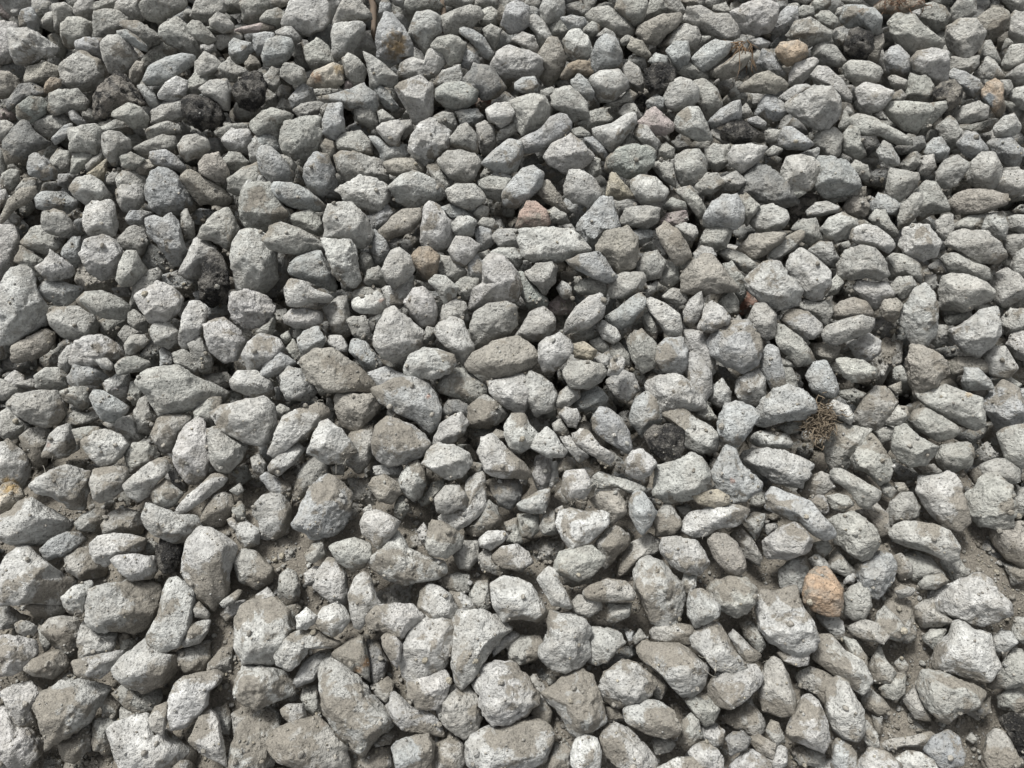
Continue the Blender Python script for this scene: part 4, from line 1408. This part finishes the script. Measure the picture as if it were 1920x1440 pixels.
TAU = 2 * math.pi
def rock(outline, lvl, rg, rough=1.0, sharp=None, flat=None):
    """A rough broken stone whose outline in the local xy plane is the given polygon; z is its thickness."""
    v, tris = ICO[lvl]
    hull = hull2(outline)
    C = second_moment(outline)
    ev = np.sqrt(np.maximum(np.linalg.eigvalsh(C), 1e-12)) * 2
    small = ev[0]
    tf = small * (flat if flat else rg.uniform(0.70, 1.08))
    tb = small * rg.uniform(0.75, 1.05)
    normals, dists = [], []
    for a, b in zip(hull, np.roll(hull, -1, 0)):
        e = b - a
        L = np.linalg.norm(e)
        if L < 0.04 * small: continue
        n = np.array([e[1], -e[0]]) / L
        d = n @ a
        if d < 0.05 * small: continue
        al = math.radians(rg.uniform(4, 34)); be = math.radians(rg.uniform(12, 40))
        normals.append((n[0] * math.cos(al), n[1] * math.cos(al), math.sin(al))); dists.append(d * math.cos(al))
        normals.append((n[0] * math.cos(be), n[1] * math.cos(be), -math.sin(be))); dists.append(d * math.cos(be))
    def supp(n, t):
        return math.sqrt(4 * (n[:2] @ C @ n[:2]) + (t * n[2]) ** 2)
    nf = rg.integers(3, 7)
    for k in range(nf):
        # broken faces: one leaning away up the slope, one towards its foot, the others anywhere
        az = (TAU / 4 if k == 0 else -TAU / 4 if k == 1 else rg.uniform(0, TAU)) + rg.uniform(-0.8, 0.8)
        ti = math.radians(rg.uniform(18, 42) if k == 0 else rg.uniform(30, 62))
        n = np.array([math.sin(ti) * math.cos(az), math.sin(ti) * math.sin(az), math.cos(ti)])
        normals.append(tuple(n)); dists.append(supp(n, tf) * rg.uniform(0.62, 0.90))
    ti = math.radians(rg.uniform(0, 24)); az = rg.uniform(0, TAU)
    n = np.array([math.sin(ti) * math.cos(az), math.sin(ti) * math.sin(az), math.cos(ti)])
    normals.append(tuple(n)); dists.append(supp(n, tf) * rg.uniform(0.74, 0.98))
    for k in range(4):
        az = TAU * k / 4 + rg.uniform(-0.6, 0.6); ti = math.radians(rg.uniform(15, 60))
        n = np.array([math.sin(ti) * math.cos(az), math.sin(ti) * math.sin(az), -math.cos(ti)])
        normals.append(tuple(n)); dists.append(supp(n, tb) * rg.uniform(0.8, 1.0))
    NN, DD = np.array(normals), np.array(dists)
    pw = sharp if sharp else rg.uniform(70, 190)
    # knocked-off corners: flat chips cut from whatever sticks out
    if not sharp:
        c = ICO[2][0]
        m = np.maximum(c @ NN.T, 0) / DD
        body_pts = c / m.max(1)[:, None]
        for k in range(rg.integers(3, 9)):
            n = rg.normal(size=3); n[2] = abs(n[2]) - 0.25
            n /= np.linalg.norm(n)
            NN = np.vstack([NN, n]); DD = np.append(DD, (body_pts @ n).max() * rg.uniform(0.80, 0.96))
    def radius(d):
        m = np.maximum(d @ NN.T, 0) / DD
        mx = m.max(1)
        return 1 / (mx * np.power(((m / mx[:, None]) ** pw).sum(1), 1 / pw))
    th = np.linspace(-math.pi, math.pi, 145)[:-1]
    want = polar_radius(outline, th)
    want[want <= 0] = small
    k = np.array([0, 1, 2, 1, 0.0]); k /= k.sum()
    want = sum(np.roll(want, j - 2) * k[j] for j in range(5))
    have = radius(np.stack([np.cos(th), np.sin(th), 0 * th], 1))
    fac = want / have
    r = radius(v)
    p = v * r[:, None]
    ang = np.arctan2(p[:, 1], p[:, 0])
    f = np.interp(ang, np.append(th, math.pi), np.append(fac, fac[0]))
    p[:, 0] *= f; p[:, 1] *= f
    # broken, pitted relief in real size
    q = p + rg.uniform(-50, 50, 3)
    s = 1.0 / max(small, 0.012)
    disp = 0.034 * vnoise(q * s * 1.3) + 0.018 * (1 - 2 * np.abs(vnoise(q * s * 2.4 + 5))) + 0.027 * vnoise(q * s * 4.7 + 9)
    if lvl >= 3:
        disp = disp + 0.024 * vnoise(q * s * 9 + 2)
        chips = np.maximum(vnoise(q * s * 3.4 + 31) - 0.42, 0)
        disp = disp - 0.20 * chips
    if lvl >= 4:
        disp = disp + 0.021 * vnoise(q * s * 17 + 4) + 0.010 * vnoise(q * s * 31 + 8)
    rad = np.linalg.norm(p, axis=1)[:, None]
    p = p + (p / np.maximum(rad, 1e-6)) * (disp * small * rough)[:, None]
    return p, tris

def place(s, idx):
    """frame of a measured stone: it rests in the heap where its ray meets its resting height"""
    s.rg = np.random.default_rng(1000 + idx)
    size = math.sqrt(s.area / math.pi)
    z = (s.h - 2) * 0.016 + s.rg.uniform(-0.004, 0.004) - 0.006
    if s.h <= 1: z -= 0.028
    if s.h >= 3: z += max(0.0, 0.052 - size * 0.001) * (0.75 if s.h == 4 else 0.3)     # a small stone on top rides higher
    s.centre = on_height(s.c[0], s.c[1], z)
    w = CAM - s.centre
    w /= np.linalg.norm(w)
    u = np.cross(UP, w); u /= np.linalg.norm(u)
    v = np.cross(w, u)
    s.frame = np.stack([u, v, w], 1)
    pts = []
    for px, py in s.poly:
        d = ray(px, py)
        t = ((s.centre - CAM) @ w) / (d @ w)
        g = CAM + d * t - s.centre
        pts.append((g @ u, g @ v))
    pts = np.array(pts)[::-1] if True else pts
    grow = 1.045 if s.h > 2 else 1.08 if s.h == 2 else 1.18
    s.out = pts * grow
    s.mpp = math.sqrt(abs((np.cross(pts, np.roll(pts, -1, 0))).sum() / 2) / s.area)

def dust_of(s):
    """share of the surface under dust: more towards the foot of the heap"""
    t = np.clip((s.c[1] - 500) / 900, 0, 1)
    d = 0.15 + 0.29 * t + s.rg.uniform(-0.14, 0.14)
    if s.dusty: d = 0.48 + s.rg.uniform(-0.08, 0.10)
    if s.code in 'koOtRSwq': d = min(max(d, 0.2), 0.32) if s.code != 'w' else d * 0.8
    return float(np.clip(d, 0.02, 0.85))

def finish(s, lvl):
    rough = s.rg.uniform(0.40, 1.25) * (2.0 if s.code == 'k' else 1.5 if s.code == 'q' else 1.0)
    ball = 1240 < s.c[0] < 1320 and 140 < s.c[1] < 212
    p, tris = rock(s.out, lvl, s.rg, rough if not ball else 0.5, sharp=7.0 if ball else 16.0 if s.code == 'o' else None, flat=0.45 if s.code == 'S' else None)
    col = np.array(COLOURS[s.code]) * s.rg.uniform(0.9, 1.12) * (1 + s.rg.uniform(-0.009, 0.009, 3))
    tint = np.empty((len(p), 4), np.float32)
    tint[:, :3] = col
    if s.dusty and s.code == 'b': tint[:, :3] = (np.array(COLOURS['p']) + COLOURS['b']) / 2
    g = s.rg.normal(size=3); g /= np.linalg.norm(g)
    tint[:, 3] = np.clip(dust_of(s) + 0.32 * (p @ g) / math.sqrt(s.area / math.pi) / s.mpp, 0, 0.92)
    xy = p[:, :2] / s.mpp
    for px, py, r, c in PATCHES:
        if r and np.hypot(px - s.c[0], py - s.c[1]) < 75 and inside(s.poly, px, py):
            d = np.hypot(xy[:, 0] - (px - s.c[0]), xy[:, 1] + (py - s.c[1])) + 0.55 * r * vnoise(p * 190)
            m = np.clip((r - d) / (0.45 * r), 0, 1) * (p[:, 2] > -0.004)
            tint[:, :3] = tint[:, :3] * (1 - m[:, None]) + np.array(c) * m[:, None]
    tar = np.empty((len(p), 2), np.float32)
    tar[:, 0] = 1.0 if s.code == 'k' else 0.46 if s.code == 'q' else 0.0
    tar[:, 1] = np.clip((rough - 0.35) / 0.9 + s.rg.uniform(-0.25, 0.25), 0, 1)
    return p @ s.frame.T, tris, tint, tar

def inside(poly, x, y):
    a, b = poly, np.roll(poly, -1, 0)
    c = ((a[:, 1] > y) != (b[:, 1] > y)) & (x < (b[:, 0] - a[:, 0]) * (y - a[:, 1]) / (b[:, 1] - a[:, 1] + 1e-9) + a[:, 0])
    return c.sum() % 2 == 1

for i, s in enumerate(stones):
    place(s, i)

# visible area inside the frame decides which stones stand as things of their own
def clip_area(p):
    x0, y0, x1, y1 = 0, 0, PW, PH
    p = [tuple(q) for q in p]
    for ax, lim, sg in ((0, x0, 1), (0, x1, -1), (1, y0, 1), (1, y1, -1)):
        o = []
        for a, b in zip(p, p[1:] + p[:1]):
            ia, ib = (a[ax] - lim) * sg >= 0, (b[ax] - lim) * sg >= 0
            if ia: o.append(a)
            if ia != ib:
                t = (lim - a[ax]) / (b[ax] - a[ax])
                o.append((a[0] + t * (b[0] - a[0]), a[1] + t * (b[1] - a[1])))
        p = o
        if not p: return 0.0
    q = np.array(p)
    return abs(np.cross(q, np.roll(q, -1, 0)).sum()) / 2
for s in stones:
    s.vis = clip_area(s.poly) * (1.0 if s.h >= 3 else 0.9 if s.h == 2 else 0.45)

# ------------------------------------------------------------------ names and labels
# stones one can tell at a glance: point on the stone in px, how others refer to it, its own label, name, category
LANDMARKS = [
    (215, 185, 'the tar-patched brown lump', 'large brown lump with black tar patches among grey stones', 'tar_lump', 'tar lump'),
    (382, 214, 'the round sooty lump', 'round black lump with pale dusty crust above a bluish flat stone', 'tar_lump', 'tar lump'),
    (468, 172, 'the shaggy black lump', 'shaggy pitch-black lump with white grit beside the round sooty one', 'tar_lump', 'tar lump'),
    (1238, 150, 'the black porous lump', 'black porous lump resting just above the ball-shaped stone', 'tar_lump', 'tar lump'),
    (1390, 251, 'the flat black lump', 'low flat black lump with brown end between pale stones', 'tar_lump', 'tar lump'),
    (1610, 82, 'the charcoal lump', 'charcoal-coloured square lump beside a thin brown sliver', 'tar_lump', 'tar lump'),
    (403, 520, 'the upright tarry lump', 'upright tarry black lump with dusty brown lower half', 'tar_lump', 'tar lump'),
    (1245, 830, 'the speckled black lump', 'black and white speckled lump perched on big pale stones', 'tar_lump', 'tar lump'),
    (318, 1042, 'the salt-and-pepper lump', 'narrow salt-and-pepper black lump wedged beside a whitish stone', 'tar_lump', 'tar lump'),
    (1908, 1374, 'the crumbly corner lump', 'crumbly black lump cut by the frame beside a flat dusty stone', 'tar_lump', 'tar lump'),
    (1775, 180, 'the dark pitted stone', 'dark pitted stone with black flecks under a pale slab', 'stone', 'stone'),
    (1500, 385, 'the black-flecked stone', 'low brown stone with black flecks sunk between grey ones', 'stone', 'stone'),
    (1540, 1110, 'the bright orange stone', 'bright orange stone, the only one of its colour', 'stone', 'stone'),
    (1003, 405, 'the salmon brick lump', 'salmon-red brick lump with grey dusty face', 'brick_lump', 'brick lump'),
    (1483, 98, 'the tan rounded stone', 'tan-orange rounded stone with hairy fibres at its edge', 'stone', 'stone'),
    (1866, 182, 'the tan tapered stone', 'tan tapered stone with a bluish grey flank, standing on its point', 'stone', 'stone'),
    (1403, 570, 'the dark red brick chip', 'dark red brick chip half hidden under a pale stone', 'brick_lump', 'brick lump'),
    (1230, 232, 'the pink slab', 'flat pink slab among grey stones', 'stone', 'stone'),
    (612, 145, 'the cream stone', 'cream oblong stone with rust-orange ends', 'stone', 'stone'),
    (655, 160, 'the pink pebble', 'small pink pebble touching the cream oblong stone', 'stone', 'stone'),
    (906, 193, 'the maroon chip', 'small maroon chip beside a greenish grey stone', 'stone', 'stone'),
    (100, 160, 'the small brown stone', 'small warm brown stone below a brownish grey one', 'stone', 'stone'),
    (1080, 133, 'the ochre stone', 'ochre-brown pitted stone above a smooth bluish oval', 'stone', 'stone'),
    (797, 490, 'the dark tan stone', 'dark tan chunky stone between paler grey ones', 'stone', 'stone'),
    (1160, 352, 'the yellowish peak', 'yellowish brown stone shaped like a little peak', 'stone', 'stone'),
    (1097, 658, 'the small tan stone', 'small tan stone with sandy yellow faces', 'stone', 'stone'),
    (1335, 936, 'the tan slab', 'flat tan slab lying on whitish and bluish stones', 'stone', 'stone'),
    (188, 322, 'the straw-coloured wedge', 'straw-coloured wedge with one flat lit face', 'stone', 'stone'),
    (20, 935, 'the orange-tipped stone', 'cream-grey stone with a bright orange tip', 'stone', 'stone'),
    (1770, 1408, 'the flat slate stone', 'flat smooth slate-blue stone with a pale rim', 'stone', 'stone'),
    (1157, 685, 'the clean-cut stone', 'small whitish stone with a clean ribbed cut face', 'stone', 'stone'),
    (575, 1160, 'the bright white chip', 'small bright white chip, the whitest piece of all', 'stone', 'stone'),
    (1278, 178, 'the ball-shaped stone', 'pale stone as round as a ball', 'stone', 'stone'),
    (740, 78, 'the brown-spotted blue stone', 'tall bluish stone with one round brown spot', 'stone', 'stone'),
    (30, 585, 'the huge pitted stone', 'huge pale pitted stone cut by the frame, over a brown one', 'stone', 'stone'),
    (1380, 650, 'the round bluish stone', 'big round bluish grey stone, darkest of the large ones', 'stone', 'stone'),
    (605, 955, 'the big blue-topped stone', 'big stone with smooth pale blue top and dusty lower edge', 'stone', 'stone'),
    (660, 1325, 'the huge pale slab', 'huge long pale slab with brown dust spots, longest near the foot', 'stone', 'stone'),
    (745, 630, 'the smooth peaked stone', 'smooth pale stone with a peaked top and three faces', 'stone', 'stone'),
    (1112, 835, 'the bone-shaped stone', 'long pale stone shaped like a bone', 'stone', 'stone'),
    (1830, 1125, 'the huge blocky stone', 'huge blocky pale stone with dark gaps around it', 'stone', 'stone'),
    (770, 755, 'the pink-flecked stone', 'large bluish stone with one small pink fleck', 'stone', 'stone'),
    (690, 1225, 'the orange-patched stone', 'grey split stone with a bright orange patch on its side', 'stone', 'stone'),
    (1690, 8, 'the root-covered stone', 'brown stone under dark dry roots at the upper rim', 'stone', 'stone'),
]
for s in stones:
    s.lab = s.ref = None
for x, y, ref, lab, nm, cat in LANDMARKS:
    c = [s for s in stones if inside(s.poly, x, y)]
    c = sorted(c, key=lambda s: -s.h) or sorted(stones, key=lambda s: np.hypot(*(s.c - (x, y))))
    s = c[0]
    s.lab, s.ref, s.nm, s.cat = lab, ref, nm, cat
chosen = [s for s in stones if s.ref]
rest = sorted((s for s in stones if not s.ref), key=lambda s: -s.vis)
things = chosen + rest[:312 - len(chosen)]
others = rest[312 - len(chosen):]
TUFT = Stone(); TUFT.c = np.array([1535.0, 795.0]); TUFT.ref = 'the dry root tuft'
marks = chosen + [TUFT]

DIRS = ['right of', 'below and right of', 'below', 'below and left of', 'left of', 'above and left of', 'above', 'above and right of']
ORD = ['first', 'second', 'third', 'fourth', 'fifth', 'sixth', 'seventh', 'eighth']
plain = [s for s in things if not s.lab]
sizes = sorted(s.area / (0.6 + 0.8 * s.c[1] / PH) ** 2 for s in plain)
slots = {}
for s in plain:
    best = sorted(marks, key=lambda m: np.hypot(*(m.c - s.c)))[0]
    d = s.c - best.c
    k = int(round(math.atan2(d[1], d[0]) / (math.pi / 4))) % 8
    slots.setdefault((best.ref, k), []).append((float(np.hypot(*d)), s))
for (ref, k), lst in slots.items():
    lst.sort(key=lambda t: t[0])
    for n, (_, s) in enumerate(lst):
        ev = np.linalg.eigvalsh(second_moment(s.poly - s.c))
        el = math.sqrt(ev[1] / ev[0])
        per = np.hypot(*(s.poly - np.roll(s.poly, -1, 0)).T).sum()
        circ = 4 * math.pi * s.area / per ** 2
        shape = 'long' if el > 1.75 else 'oblong' if el > 1.42 else 'rounded' if circ > 0.86 else 'chunky'
        a = s.area / (0.6 + 0.8 * s.c[1] / PH) ** 2
        size = 'big ' if a > sizes[int(len(sizes) * 0.72)] else 'smallish ' if a < sizes[int(len(sizes) * 0.25)] else ''
        dusty = 'dusty ' if s.dusty else ''
        s.lab = f"{size}{dusty}{WORDS[s.code]} {shape} stone, {ORD[min(n, 7)]} one {DIRS[k]} {ref}"
        if len(s.lab.split()) > 16: s.lab = s.lab.replace(size, '', 1) if size else s.lab.replace(dusty, '', 1)
        s.nm, s.cat = 'stone', 'stone'

GROUP = {'stone': 'crushed concrete stones of the heap', 'tar_lump': 'black tar lumps strewn in the heap', 'brick_lump': 'red brick pieces in the heap'}
fine = set(id(s) for s in sorted(things, key=lambda s: -s.vis)[:150])
for s in things:
    p, tris, tint, tar = finish(s, 4 if id(s) in fine else 3)
    link(s.nm, build_mesh(s.nm, p, tris, STONE, tint, tar), tuple(s.centre), s.lab, s.cat, GROUP[s.nm])

# ------------------------------------------------------------------ the rest of the gravel: lesser stones, those in the gaps, those beyond the frame
class Bag:
    def __init__(self): self.v, self.t, self.c, self.k, self.n = [], [], [], [], 0
    def add(self, v, t, c, k):
        self.v.append(v); self.t.append(t + self.n); self.c.append(c); self.k.append(k); self.n += len(v)
    def mesh(self, name, mat):
        return build_mesh(name, np.concatenate(self.v), np.concatenate(self.t), mat, np.concatenate(self.c), np.concatenate(self.k))

bag = Bag()
for s in others:
    p, tris, tint, tar = finish(s, 3 if s.vis > 700 else 2)
    bag.add(p + s.centre, tris, tint, tar)

def blob_outline(rg, r):
    n = rg.integers(6, 10)
    a = np.sort(np.linspace(0, TAU, n, endpoint=False) + rg.uniform(-0.25, 0.25, n))
    q = np.stack([np.cos(a), np.sin(a) * rg.uniform(0.62, 0.95)], 1) * (r * rg.uniform(0.82, 1.12, n))[:, None]
    t = rg.uniform(0, TAU)
    return q @ np.array([[math.cos(t), -math.sin(t)], [math.sin(t), math.cos(t)]])

PROTO = []
for k in range(28):
    rg = np.random.default_rng(50 + k)
    PROTO.append({L: rock(blob_outline(np.random.default_rng(50 + k), 1.0) * 0.05, L, np.random.default_rng(90 + k)) for L in (0, 1, 2)})

def rand_rot(rg):
    q = rg.normal(size=4); q /= np.linalg.norm(q)
    return np.array(Matrix(((1, 0, 0), (0, 1, 0), (0, 0, 1))) if False else __import__('mathutils').Quaternion(q).to_matrix())

def loose(rg, x, y, z, r, lvl, code, dust):
    p, t = PROTO[rg.integers(0, len(PROTO))][lvl]
    q = (p * (r / 0.05)) @ rand_rot(rg).T + (x, y, z)
    c = np.empty((len(q), 4)); c[:, :3] = np.array(COLOURS[code]) * rg.uniform(0.88, 1.12); c[:, 3] = dust
    bag.add(q, t, c, np.tile((0.0, 0.5), (len(q), 1)))

rg = np.random.default_rng(5)
codes = list('gggggpppplldbb')
st = 0.050
for y in np.arange(-0.75, 1.35, st):
    for x in np.arange(-1.7, 1.7, st):
        xx, yy = x + rg.uniform(-0.5, 0.5) * st, y + rg.uniform(-0.5, 0.5) * st
        px, py = to_px((xx, yy, -0.03))
        if -30 < px < PW + 30 and -30 < py < PH + 30:
            r = rg.uniform(0.016, 0.034)
            loose(rg, xx + rg.uniform(-0.02, 0.02), yy + rg.uniform(-0.02, 0.02), -0.125 - r * 0.6 + rg.uniform(-0.02, 0.01), r * 1.75, 1, codes[rg.integers(len(codes))], 0.5)
            loose(rg, xx, yy, -0.062 - r * 0.75 + rg.uniform(-0.035, 0.004) + (0.03 if not (25 < px < PW - 25 and 25 < py < PH - 25) else 0), r * 1.1, 2, codes[rg.integers(len(codes))], 0.3 + 0.4 * np.clip(py / PH, 0, 1))
CXY = np.array([s.c for s in stones]); CR = np.array([math.sqrt(s.area / math.pi) for s in stones])
for st, lo, hi, r0, r1 in ((0.064, -0.03, 0.008, 0.033, 0.053), (0.075, -0.085, -0.06, 0.036, 0.05), (0.09, -0.15, -0.12, 0.045, 0.06)):
    for y in np.arange(-1.5, 2.0, st):
        for x in np.arange(-2.1, 2.1, st):
            xx, yy = x + rg.uniform(-0.35, 0.35) * st, y + rg.uniform(-0.35, 0.35) * st
            px, py = to_px((xx, yy, 0.0))
            r = rg.uniform(r0, r1)
            if not (-4 < px < PW + 4 and -4 < py < PH + 4) and (lo < -0.05 or (np.hypot(CXY[:, 0] - px, CXY[:, 1] - py) > 0.85 * (CR + r * 900)).all()):
                near = lo > -0.05 and -90 < px < PW + 90 and -90 < py < PH + 90
                loose(rg, xx, yy, rg.uniform(lo, hi), r, 2 if near else 1,
                      codes[rg.integers(len(codes))], 0.15 + 0.4 * np.clip((0.3 - yy) / 0.9, 0, 1))
link('gravel', bag.mesh('gravel', STONE), label='smaller grey gravel filling the gaps between the stones', cat='gravel', kind='stuff')

# ------------------------------------------------------------------ grit, fibres and dry plants, dropped on what lies below them
bpy.context.view_layer.update()
dg = bpy.context.evaluated_depsgraph_get()
def drop(px, py):
    d = Vector(ray(px, py))
    ok, loc, nor, *_ = scene.ray_cast(dg, Vector(CAM), d)
    return (np.array(loc), np.array(nor)) if ok else (on_height(px, py, 0), np.array([0, 0, 1.0]))

bag = Bag()
rg = np.random.default_rng(8)
n = 0
while n < 6500:
    px, py = rg.uniform(0, PW), PH * rg.uniform(0.02, 1) ** 0.62
    loc, nor = drop(px, py)
    if nor[2] < 0.62 and loc[2] > -0.03: continue
    if loc[2] > 0.0 and rg.uniform() < 0.9: continue
    r = rg.uniform(0.0014, 0.0036) if rg.uniform() < 0.85 else rg.uniform(0.0035, 0.0075)
    p, t = PROTO[rg.integers(0, len(PROTO))][1 if r > 0.0036 else 0]
    q = (p * (r / 0.05)) @ rand_rot(rg).T + loc + nor * r * 0.35
    c = np.empty((len(q), 4)); c[:, :3] = np.array(COLOURS['bgpbby'[rg.integers(6)]]) * rg.uniform(0.85, 1.15); c[:, 3] = 0.4
    bag.add(q, t, c, np.tile((0.0, 0.5), (len(q), 1)))
    n += 1
link('grit', bag.mesh('grit', STONE), label='fine grey-brown grit and crumbs lying on the stones', cat='grit', kind='stuff')

def strand(pts, r0, r1, sides=4):
    pts = np.asarray(pts); m = len(pts)
    tan = np.gradient(pts, axis=0); tan /= np.linalg.norm(tan, axis=1)[:, None] + 1e-9
    ref = np.array([0.31, 0.52, 0.79])
    a = np.cross(tan, ref); a /= np.linalg.norm(a, axis=1)[:, None] + 1e-9
    b = np.cross(tan, a)
    rr = np.linspace(r0, r1, m)[:, None]
    ring = [pts + (a * math.cos(k * TAU / sides) + b * math.sin(k * TAU / sides)) * rr for k in range(sides)]
    v = np.stack(ring, 1).reshape(-1, 3)
    t = []
    for i in range(m - 1):
        for k in range(sides):
            p, q = i * sides + k, i * sides + (k + 1) % sides
            t += [(p, q, q + sides), (p, q + sides, p + sides)]
    t += [(0, k + 1, k) for k in range(1, sides - 1)]
    e = (m - 1) * sides
    t += [(e, e + k, e + k + 1) for k in range(1, sides - 1)]
    return v, np.array(t)

def wander(rg, p, d, length, n, curl):
    pts = [np.array(p, float)]
    d = np.array(d, float); d /= np.linalg.norm(d)
    for _ in range(n):
        d = d + rg.normal(size=3) * curl; d /= np.linalg.norm(d)
        pts.append(pts[-1] + d * length / n)
    return np.array(pts)

def strands_mesh(name, lst, mat, origin):
    V, T, n = [], [], 0
    for pts, r0, r1 in lst:
        v, t = strand(pts, r0, r1)
        V.append(v); T.append(t + n); n += len(v)
    return build_mesh(name, np.concatenate(V) - origin, np.concatenate(T), mat)

ROOT = plant_material('dry_root', (0.20, 0.160, 0.110), (0.085, 0.065, 0.045))
STRAW = plant_material('dry_grass', (0.20, 0.130, 0.070), (0.09, 0.058, 0.034))
WOOD = plant_material('dry_wood', (0.095, 0.07, 0.05), (0.15, 0.115, 0.085))
HAIR = plant_material('pale_fibre', (0.50, 0.48, 0.43), (0.36, 0.33, 0.27))

# tuft of dry roots caught between stones
rg = np.random.default_rng(21)
o0 = on_height(1536, 800, 0.038)
tuft = link('root_tuft', None, tuple(o0), 'tuft of dry tan roots caught between the stones', 'root tuft')
core = []
for k in range(430):
    px, py = 1537 + rg.normal() * 13, 789 + rg.normal() * 16
    p = on_height(px, py, 0.022 + rg.uniform(0, 0.022))
    d = np.array([rg.normal() * 0.8, rg.normal() * 0.8 - 0.25, rg.normal() * 0.6])
    core.append((wander(rg, p, d, rg.uniform(0.010, 0.024), 5, 0.28), 0.0014, 0.0005))
o = link('root_ball', strands_mesh('root_ball', core, ROOT, o0), kind='stuff', parent=tuft)
for k in range(18):
    px, py = 1530 + rg.normal() * 16, 795 + rg.normal() * 14
    p = on_height(px, py, 0.034)
    d = np.array([rg.normal() * 0.7 - 0.2, -0.9 + rg.normal() * 0.6, -0.25])
    pts = wander(rg, p, d, rg.uniform(0.02, 0.042), 7, 0.34)
    link('root', strands_mesh('root', [(pts, 0.0011, 0.0004)], ROOT, o0), parent=tuft)

# wisp of brown dry grass
rg = np.random.default_rng(22)
o0 = on_height(1395, 98, 0.03)
wisp = link('dry_grass', None, tuple(o0), 'wisp of rust-brown dry grass behind a long grey stone', 'dry grass')
for k in range(34):
    p = on_height(1392 + rg.normal() * 7, 86 + rg.normal() * 5, 0.042 + rg.uniform(-0.01, 0.006))
    if k % 2: d = np.array([rg.uniform(-1, 0.3), rg.uniform(-0.5, 0.2), -0.25])
    else: d = np.array([rg.uniform(0.0, 0.6), rg.uniform(-1.2, -0.3), -0.5])
    link('blade', strands_mesh('blade', [(wander(rg, p, d, rg.uniform(0.03, 0.075), 6, 0.16), 0.0011, 0.0004)], STRAW, o0), parent=wisp)

# dead stalks at the upper rim
for (x0, y0, x1, y1, r, lab) in ((698, -6, 704, 74, 0.0085, 'short split brown stalk lying beside the brown-spotted blue stone'),
                                 (832, -8, 829, 62, 0.0075, 'thin dark brown stalk standing between two pale rounded stones')):
    a, b = on_height(x0, y0, -0.022), on_height(x1, y1, -0.034)
    w = np.linspace(0, 1, 9)[:, None]
    pts = a + (b - a) * w + rg.normal(size=(9, 3)) * 0.0022
    v, t = strand(pts, r, r * 0.62, 9)
    v = v + 0.0022 * np.stack([vnoise(v * 120 + j * 9) for j in range(3)], 1)
    link('dry_stalk', build_mesh('dry_stalk', v - a, t, WOOD), tuple(a), lab, 'stalk')

# dark rootlets over the brown stone at the upper rim
rg = np.random.default_rng(23)
o0 = on_height(1700, 8, 0.03)
mat_r = plant_material('dark_rootlet', (0.09, 0.055, 0.035), (0.19, 0.115, 0.07))
lst = []
for k in range(60):
    loc, nor = drop(1688 + rg.normal() * 24, 6 + rg.normal() * 9)
    lst.append((wander(rg, loc + nor * 0.003, (rg.normal(), rg.normal() * 0.7, 0.1), rg.uniform(0.014, 0.036), 6, 0.5), 0.0010, 0.0004))
link('rootlets', strands_mesh('rootlets', lst, mat_r, o0), tuple(o0), 'tangle of dark dry rootlets over a brown stone', 'rootlets', kind='stuff')

# pale hair-like fibres
rg = np.random.default_rng(24)
lst = []
for x, y, n in ((100, 885, 7), (92, 873, 5), (150, 878, 3), (56, 892, 5), (635, 862, 8), (652, 855, 6), (590, 752, 4), (552, 757, 3), (1100, 905, 7), (1110, 918, 7), (1075, 935, 5),
                (1352, 968, 3), (1320, 1004, 2), (1345, 1252, 4), (1362, 1258, 5), (1318, 1245, 3), (1425, 1190, 4), (1432, 1178, 3), (1085, 560, 5), (1200, 600, 3), (1205, 555, 3), (65, 672, 6), (100, 660, 6), (108, 648, 4),
                (465, 612, 4), (470, 625, 3), (740, 1000, 2), (180, 1000, 3), (178, 992, 3), (905, 975, 2), (1715, 1200, 4), (1440, 1232, 4), (1010, 760, 3), (1135, 768, 5), (1097, 775, 4), (1470, 100, 6), (1505, 95, 5),
                (1460, 108, 4), (815, 150, 5), (915, 225, 5), (600, 1300, 1), (150, 1155, 5), (140, 1150, 3), (1180, 770, 3)):
    for _ in range(n):
        loc, nor = drop(x + rg.normal() * 7, y + rg.normal() * 6)
        d = nor * 0.4 + rg.normal(size=3) * 0.9
        lst.append((wander(rg, loc - nor * 0.001, d, rg.uniform(0.010, 0.026), 6, 0.35), 0.00038, 0.00022))
o0 = lst[0][0][0]
link('fibres', strands_mesh('fibres', lst, HAIR, o0), tuple(o0), 'pale hair-like fibres sticking out of the stones', 'fibres', kind='stuff')
